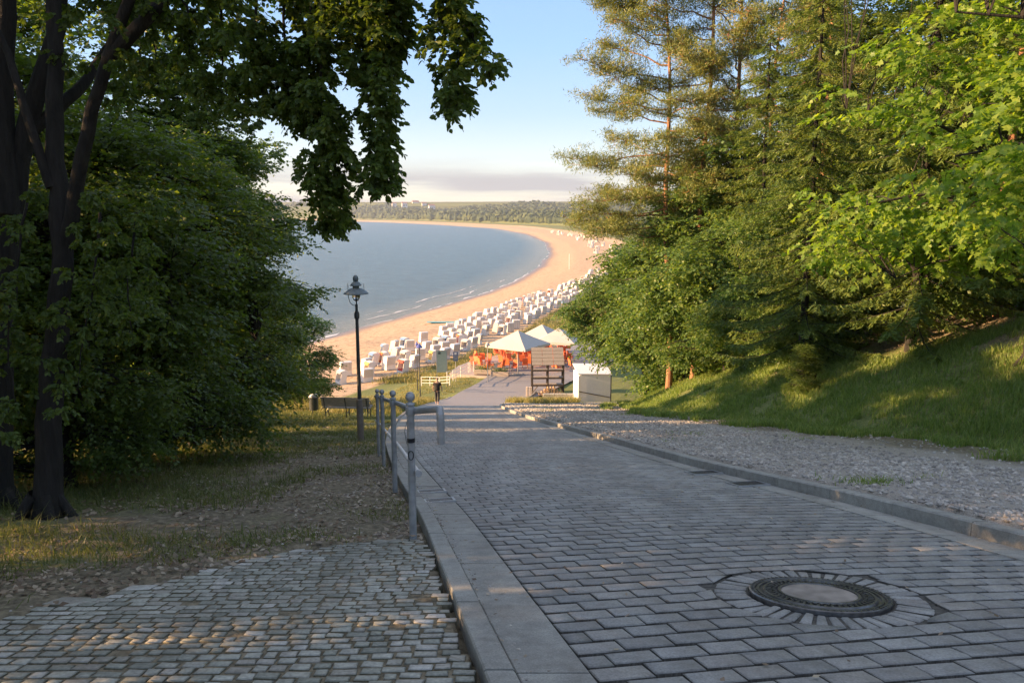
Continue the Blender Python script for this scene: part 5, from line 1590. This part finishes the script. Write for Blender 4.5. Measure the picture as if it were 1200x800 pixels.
def planter(px, py, y, lab, rz):
    x = at(px, py, y)[0]; g = -14.34
    t = empty('planter_bench', (x, y, g), lab, 'planter', 'wooden planters at the terrace edge', rz=rz)
    for k in range(3):
        for sy in (-1, 1):
            b = MB(); b.bbox((0, sy*.3, .14 + k*.15), (1.7, .04, .13), .006); b.build('plank', M['planks'], t)
    for sx in (-1, 1):
        b = MB(); b.box((sx*.82, 0, .27), (.05, .56, .5)); b.build('end_board', M['planks'], t)
    b = MB(); b.box((0, 0, .42), (1.58, .55, .06)); so = b.build('soil', M['joint'], t)
    r = np.random.default_rng(int(px)); n = 500
    P = r.normal(0, 1, (n, 3))*np.array([.45, .14, .14]) + np.array([0, 0, .66])
    A, F_ = leaf_mesh(P, r.normal(0, 1, (n, 3)), r.normal(0, 1, (n, 3)), r.uniform(.06, .14, n), .06)
    mesh_np('foliage', A, F_, M['leaf_bush'], t)
planter(566, 434, 74.5, 'wooden planter trough with shrubs, left one by the small lamp', -.1)
planter(586, 436, 73.5, 'wooden planter trough with shrubs, right one by the small lamp', -.1)

def small_lamp(px, pyt, pyb, y, lab, mat, hm, wide=.2, group=None):
    a = at(px, pyb, y); b_ = at(px, pyt, y); g = Hs(a[0], y); h = b_[2] - g
    t = empty('promenade_lamp', (a[0], y, g), lab, 'lamp', group)
    p = MB(); p.lathe([(.06, 0), (.05, 1.0), (.035, 1.02), (.032, h-.35)], n=8); p.build('pole', mat, t)
    p = MB(); p.lathe([(.05, h-.36), (wide, h-.34), (wide*1.05, h-.30), (wide*.6, h-.16), (.07, h-.1), (.03, h)], n=12); p.build('lamp_head', hm, t)
    p = MB(); p.lathe([(.04, h-.50), (.08, h-.44), (.09, h-.36)], n=10); p.build('glass_bowl', M['lglass'], t)
small_lamp(571.5, 400.5, 447, 70.5, 'slim pale lamp standing between road and planters', M['galv'], M['galv'], .24)
small_lamp(492.5, 402, 468, 58, 'slim lamp with blue head behind the railing, nearer of the pair', M['darkmetal'], M['blueen'], .26, 'pair of blue lamps')
small_lamp(489.2, 400, 447, 69, 'thin dark lamp post beside the blue one, farther of the pair', M['darkmetal'], M['blueen'], .16, 'pair of blue lamps')

# notice board, blue sign
a = at(518, 440, 70); g = Hs(a[0], 70)
t = empty('notice_board', (a[0], 70, g), 'tall pale green notice board on two posts by the promenade', 'notice board', rz=.15)
hT = at(518, 411, 70)[2] - g
p = MB(); p.box((0, 0, hT-1.0), (.85, .06, 2.0)); bo = p.build('board', M['board'], t)
for sx in (-1, 1):
    p = MB(); p.box((sx*.46, 0, hT/2), (.07, .07, hT)); p.build('post', M['galv'], t)
p = MB(); p.box((0, -.0, hT+.02), (1.06, .12, .06)); p.build('cap', M['galv'], t)
p = MB(); p.box((-.22, -.04, hT-.2), (.22, .03, .22)); p.build('badge', M['darkmetal'], bo)
a = at(534, 430, 72); g = Hs(a[0], 72); hT = at(534, 412, 72)[2] - g
t = empty('information_sign', (a[0], 72, g), 'small dark blue sign on a post right of the notice board', 'sign', rz=.1)
p = MB(); p.tube([(0, .05, 0), (0, .05, hT)], .035, 8); p.build('post', M['galv'], t)
p = MB(); p.box((0, 0, hT-.45), (.46, .04, .9)); so = p.build('panel', M['sign'], t)
p = MB(); p.box((0, -.025, hT-.18), (.2, .012, .2)); p.build('emblem', M['whitepaint'], so)
for k in range(3):
    p = MB(); p.box((0, -.025, hT-.45-.12*k), (.32, .012, .04)); p.build('text_line', M['galv'], so)

# white railings of the steps
def white_rail(pts, lab, n=None, hgt=1.0, bars=3):
    t = empty('white_railing', pts[0], lab, 'railing', 'white railings by the promenade')
    o = np.array(pts[0])
    for p_ in pts:
        q = np.array(p_) - o; b = MB(); b.tube([q, q + np.array([0, 0, hgt])], .04, 6); b.build('post', M['whitepaint'], t)
    for k in range(bars):
        b = MB(); b.tube([np.array(p_) - o + np.array([0, 0, hgt*(1 - k*.32) - .03]) for p_ in pts], .025, 5); b.build('rail', M['whitepaint'], t)
def G(px, py, y): a = at(px, py, y); return (a[0], y, a[2])
white_rail([G(524, 449, 68), G(531, 446, 69.5), G(540, 441.5, 71), G(549, 436.5, 73)], 'white pipe railing climbing beside the steps to the beach', hgt=1.05)
white_rail([G(551, 436, 73.2), G(555, 435, 73.4)], 'short pair of white posts at the top of the steps', hgt=1.0, bars=0)
white_rail([G(494, 452, 67), G(504, 452, 66.6), G(515, 452.5, 66), G(527, 451.5, 65.5)], 'low white fence behind the walking person', hgt=.82, bars=3)

# ------------------------------------------------------------------ sea haze
hb = MB(); hb.box((-500, 1600, -5), (11000, 8000, 100))
hm_ = bpy.data.materials.new('haze_air'); hm_.use_nodes = True
hn, hl = hm_.node_tree.nodes, hm_.node_tree.links
hn.clear(); ho = hn.new('ShaderNodeOutputMaterial'); pv = hn.new('ShaderNodeVolumePrincipled')
pv.inputs['Color'].default_value = (0.75, 0.83, 0.95, 1); pv.inputs['Density'].default_value = 0.00014; pv.inputs['Anisotropy'].default_value = 0.3
hl.new(pv.outputs[0], ho.inputs['Volume'])
tag(hb.build('haze', hm_), 'thin bluish evening haze over the bay', 'haze', kind='stuff')

# ------------------------------------------------------------------ person walking down to the beach
def skin_body(name, joints, edges, mat, parent, sub=2):
    me = bpy.data.meshes.new(name)
    me.from_pydata([j[0] for j in joints], edges, []); me.update()
    o = bpy.data.objects.new(name, me); link(o, parent)
    sm = o.modifiers.new('skin', 'SKIN')
    for i, j in enumerate(joints):
        r = j[1] if isinstance(j[1], tuple) else (j[1], j[1])
        if not me.skin_vertices: break
        me.skin_vertices[0].data[i].radius = r
    return o
def make_skin(name, joints, edges, mat, parent, levels=2):
    import bmesh
    bm = bmesh.new(); lay = bm.verts.layers.skin.verify()
    vs = []
    for k, (p, r) in enumerate(joints):
        v = bm.verts.new(p); v[lay].radius = r if isinstance(r, tuple) else (r, r); v[lay].use_root = (k == 0); vs.append(v)
    for a, b in edges: bm.edges.new((vs[a], vs[b]))
    me = bpy.data.meshes.new(name); bm.to_mesh(me); bm.free()
    o = bpy.data.objects.new(name, me); COL.objects.link(o)
    o.modifiers.new('skin', 'SKIN'); sb = o.modifiers.new('sub', 'SUBSURF'); sb.levels = levels; sb.render_levels = levels
    dg = bpy.context.evaluated_depsgraph_get()
    m2 = bpy.data.meshes.new_from_object(o.evaluated_get(dg))
    bpy.data.objects.remove(o)
    m2.name = name; m2.materials.clear(); m2.materials.append(mat)
    for p in m2.polygons: p.use_smooth = True
    o2 = bpy.data.objects.new(name, m2)
    return link(o2, parent)
M['skin'] = simple('skin', (0.45, 0.27, 0.19), 0.6, var=0.08)
M['shirt'] = simple('black_shirt', (0.018, 0.018, 0.02), 0.85, var=0.2)
M['trousers'] = simple('dark_trousers', (0.03, 0.032, 0.04), 0.85, var=0.2)
M['hair'] = simple('dark_hair', (0.025, 0.018, 0.014), 0.6, var=0.3)
pp = at(512.5, 472, 50.5)
pg = float(B0(np.array(50.5))) + .004
man = empty('person', (pp[0], 50.5, pg), 'person in black t-shirt and dark trousers walking away down the road', 'person', rz=-.12)
J = [((0, 0, .95), (.08, .06)), ((0, .01, 1.12), (.09, .07)), ((0, .02, 1.32), (.12, .08)), ((0, .01, 1.45), (.10, .07)), ((0, .015, 1.53), .055), ((0, .03, 1.60), .07), ((0, .035, 1.68), (.082, .095)), ((0, .03, 1.76), (.055, .065)),
     ((-.19, .01, 1.42), .055), ((-.25, -.01, 1.17), .043), ((-.26, .06, .93), .032), ((-.265, .08, .85), .034),
     ((.19, .01, 1.42), .055), ((.27, .0, 1.17), .043), ((.31, .04, .95), .032), ((.315, .06, .87), .034),
     ((-.09, .02, .86), .095), ((-.10, .12, .50), .062), ((-.10, .06, .10), .04), ((-.10, .17, .04), .035),
     ((.09, -.02, .86), .095), ((.10, -.02, .50), .062), ((.10, -.20, .14), .04), ((.10, -.12, .05), .035)]
E_ = [(0, 1), (1, 2), (2, 3), (3, 4), (4, 5), (5, 6), (6, 7), (3, 8), (8, 9), (9, 10), (10, 11), (3, 12), (12, 13), (13, 14), (14, 15), (0, 16), (16, 17), (17, 18), (18, 19), (0, 20), (20, 21), (21, 22), (22, 23)]
body = make_skin('body', J, E_, M['skin'], man)
def up_(r, d): return tuple(a+d for a in r) if isinstance(r, tuple) else (r+d, r+d)
sj = [((0, 0, .84), (.22, .16)), ((0, .01, 1.10), (.20, .15)), ((0, .02, 1.32), (.215, .15)), ((0, .01, 1.45), (.15, .10))] + [((-.19, .01, 1.42), (.075, .075)), ((-.235, 0, 1.24), (.068, .068)), ((.19, .01, 1.42), (.075, .075)), ((.25, .01, 1.24), (.068, .068))]
make_skin('shirt', sj, [(0, 1), (1, 2), (2, 3), (3, 4), (4, 5), (3, 6), (6, 7)], M['shirt'], man)
tj = [((0, 0, .99), (.15, .115)), ((-.09, .02, .84), (.108, .108)), ((-.10, .12, .50), (.08, .08)), ((-.10, .07, .16), (.062, .062)), ((.09, -.02, .84), (.108, .108)), ((.10, -.02, .50), (.08, .08)), ((.10, -.17, .19), (.062, .062))]
make_skin('trousers', tj, [(0, 1), (1, 2), (2, 3), (0, 4), (4, 5), (5, 6)], M['trousers'], man)
make_skin('hair', [((0, .01, 1.69), (.088, .09)), ((0, .02, 1.76), (.07, .08))], [(0, 1)], M['hair'], man)
for sx, yy_, zz_ in ((-.10, .12, .04), (.10, -.16, .07)):
    make_skin('shoe', [((sx, yy_-.06, zz_), (.045, .04)), ((sx, yy_+.12, zz_-.01), (.045, .03))], [(0, 1)], M['wicker'], man, 1)
man.scale = (1.03,)*3

# ------------------------------------------------------------------ wooden stall with slatted roof
y_s = 66.0
def gz(x, y): return max(Hs(x, y), -14.34)
xl_, xr_ = at(623, 450, y_s)[0], at(661, 450, y_s)[0]
zt_, zb_ = at(640, 409, y_s)[2], at(640, 427, y_s)[2]
g_ = Hs(xl_ + 1.5, y_s) 
st = empty('wooden_stall', (xl_, y_s, g_), 'open wooden stall with slatted roof, shelves and stacked firewood by the terrace', 'stall', rz=.04)
wd_s = xr_ - xl_; ht = zt_ - g_; hb_ = zb_ - g_
for k in range(5):
    q0, q1 = k/5, (k+1)/5
    za, zb2 = hb_ + (ht-hb_)*q0 + .02, hb_ + (ht-hb_)*q1 - .02
    ya, yb = -.3 + 1.3*q0, -.3 + 1.3*q1
    for m_ in range(3):
        b = MB(); x0_, x1_ = wd_s*m_/3+.012, wd_s*(m_+1)/3-.012
        b.add([(x0_, ya, za), (x1_, ya, za), (x1_, yb, zb2), (x0_, yb, zb2), (x0_, ya, za-.05), (x1_, ya, za-.05), (x1_, yb, zb2-.05), (x0_, yb, zb2-.05)], [(0, 1, 2, 3), (7, 6, 5, 4), (0, 4, 5, 1), (1, 5, 6, 2), (2, 6, 7, 3), (3, 7, 4, 0)])
        b.build('roof_board', M['wood'], st)
for x_ in (.06, wd_s*.5, wd_s-.06):
    for y_ in (-.2, 1.0):
        b = MB(); h2 = hb_ if y_ < 0 else ht - .1
        b.box((x_, y_, h2/2-.3), (.12, .12, h2+.6)); b.build('post', M['darkwood'], st)
for k, h2 in enumerate((hb_*.82, hb_*.56, hb_*.32)):
    b = MB(); b.box((wd_s/2, -.28, h2), (wd_s, .06, .13)); b.build('beam', M['darkwood'], st)
    b = MB(); b.box((wd_s*.5, .35, h2-.08), (wd_s*.96, 1.1, .05)); b.build('shelf', M['wood'], st)
for sx in (.06, wd_s-.06):
    b = MB(); dx = .45 if sx < 1 else -.45
    b.tube([(sx, -.28, hb_*.08), (sx+dx, -.28, hb_*.30)], .045, 4); b.build('brace', M['darkwood'], st)
M['log'] = simple('firewood', (0.42, 0.27, 0.15), 0.85, var=0.3)
wp = empty('firewood_pile', (xl_+wd_s*.5, y_s-.75, gz(xl_+1.5, y_s-.75)), 'low pile of firewood logs in front of the wooden stall', 'firewood')
rl = np.random.default_rng(4)
for r_i in range(4):
    for c in range(9-r_i*2):
        b = MB(); x_ = -1.0 + c*.26 + r_i*.26 + .2; z_ = .1 + r_i*.2
        b.tube([(x_, -.3+rl.uniform(-.05, .05), z_), (x_, .3, z_)], rl.uniform(.09, .13), 7); b.build('log', M['log'], wp)
# cut ends of posts left of the stall
for (px, lab) in ((618, 'pale wooden bollard left of the stall, shorter one'), (622, 'pale wooden bollard right against the stall')):
    a = at(px, 455, 64.5); g2 = gz(a[0], 64.5)
    b = MB(); b.bbox((0, 0, .4), (.22, .22, 1.0), .02); o = b.build('wooden_bollard', M['planks'], None, loc=(a[0], 64.5, g2)); tag(o, lab, 'bollard')
# low concrete wall
a0, a1 = at(636, 471, 60), at(678, 471, 60)
zt2 = at(650, 461, 60)[2]
w_ = empty('concrete_wall', (a0[0], 60, zt2), 'low plain concrete wall in front of the wooden stall', 'wall')
for k in range(3):
    L_ = (a1[0]-a0[0])/3
    b = MB(); b.bbox((L_*(k+.5), 0, -.75), (L_-.02, .3, 1.5), .02); b.build('panel', M['concrete'], w_)
# white tarpaulin shed
A_ = [at(678, 437, 58), at(717, 441, 58), at(717, 470, 58), at(676, 472, 58)]
x0_, x1_ = A_[0][0], A_[1][0]; zt3 = at(690, 436, 58)[2]; g3 = Hs(x0_+1, 58) - .4
sh = empty('tarpaulin_shed', (x0_, 58, g3), 'white tarpaulin covered shed with a rope across, under the sunlit bush', 'shed', rz=.1)
Wd_ = x1_-x0_; hh_ = zt3-g3
b = MB(); b.bbox((Wd_/2, 1.1, hh_/2-.3), (Wd_, 2.2, hh_+.2), .06); b.build('cover', M['tarp'], sh)
b = MB(); b.add([(-.05, -.08, hh_-.18), (Wd_+.05, -.08, hh_-.26), (Wd_+.05, 2.3, hh_+.1), (-.05, 2.3, hh_+.18), (-.05, -.08, hh_-.10), (Wd_+.05, -.08, hh_-.18), (Wd_+.05, 2.3, hh_+.18), (-.05, 2.3, hh_+.26)], [(3, 2, 1, 0), (4, 5, 6, 7), (0, 1, 5, 4), (1, 2, 6, 5), (2, 3, 7, 6), (3, 0, 4, 7)]); b.build('roof_sheet', M['tarp'], sh)
b = MB(); b.tube([(.05, -.04, hh_*.46), (Wd_*.5, -.05, hh_*.36), (Wd_-.05, -.04, hh_*.27)], .03, 5); b.build('rope', M['darkwood'], sh)
for sx in (.02, Wd_-.02):
    b = MB(); b.box((sx, -.05, hh_/2-.3), (.07, .07, hh_)); b.build('corner_post', M['darkmetal'] if sx > 1 else M['tarp'], sh)
# turquoise mat on the sand, white pole
a = unz(500, 374, -16.0); b_ = unz(543, 373, -16.0)
mt = MB(); mt.box((0, 0, 0), (b_[0]-a[0], 1.1, .03)); M['turq'] = simple('turquoise_mat', (0.12, 0.42, 0.45), .7)
tag(mt.build('beach_mat', M['turq'], None, loc=((a[0]+b_[0])/2, a[1], Hs((a[0]+b_[0])/2, a[1])+.12)), 'long turquoise mat laid over the sand behind the chairs', 'mat')
a = unz(667, 313, -16.0)
b = MB(); b.tube([(0, 0, 0), (0, 0, 5)], .09, 6); tag(b.build('flag_pole', M['whitepaint'], None, loc=(a[0], a[1], Hs(*a))), 'thin white pole standing alone on the far sand', 'pole')
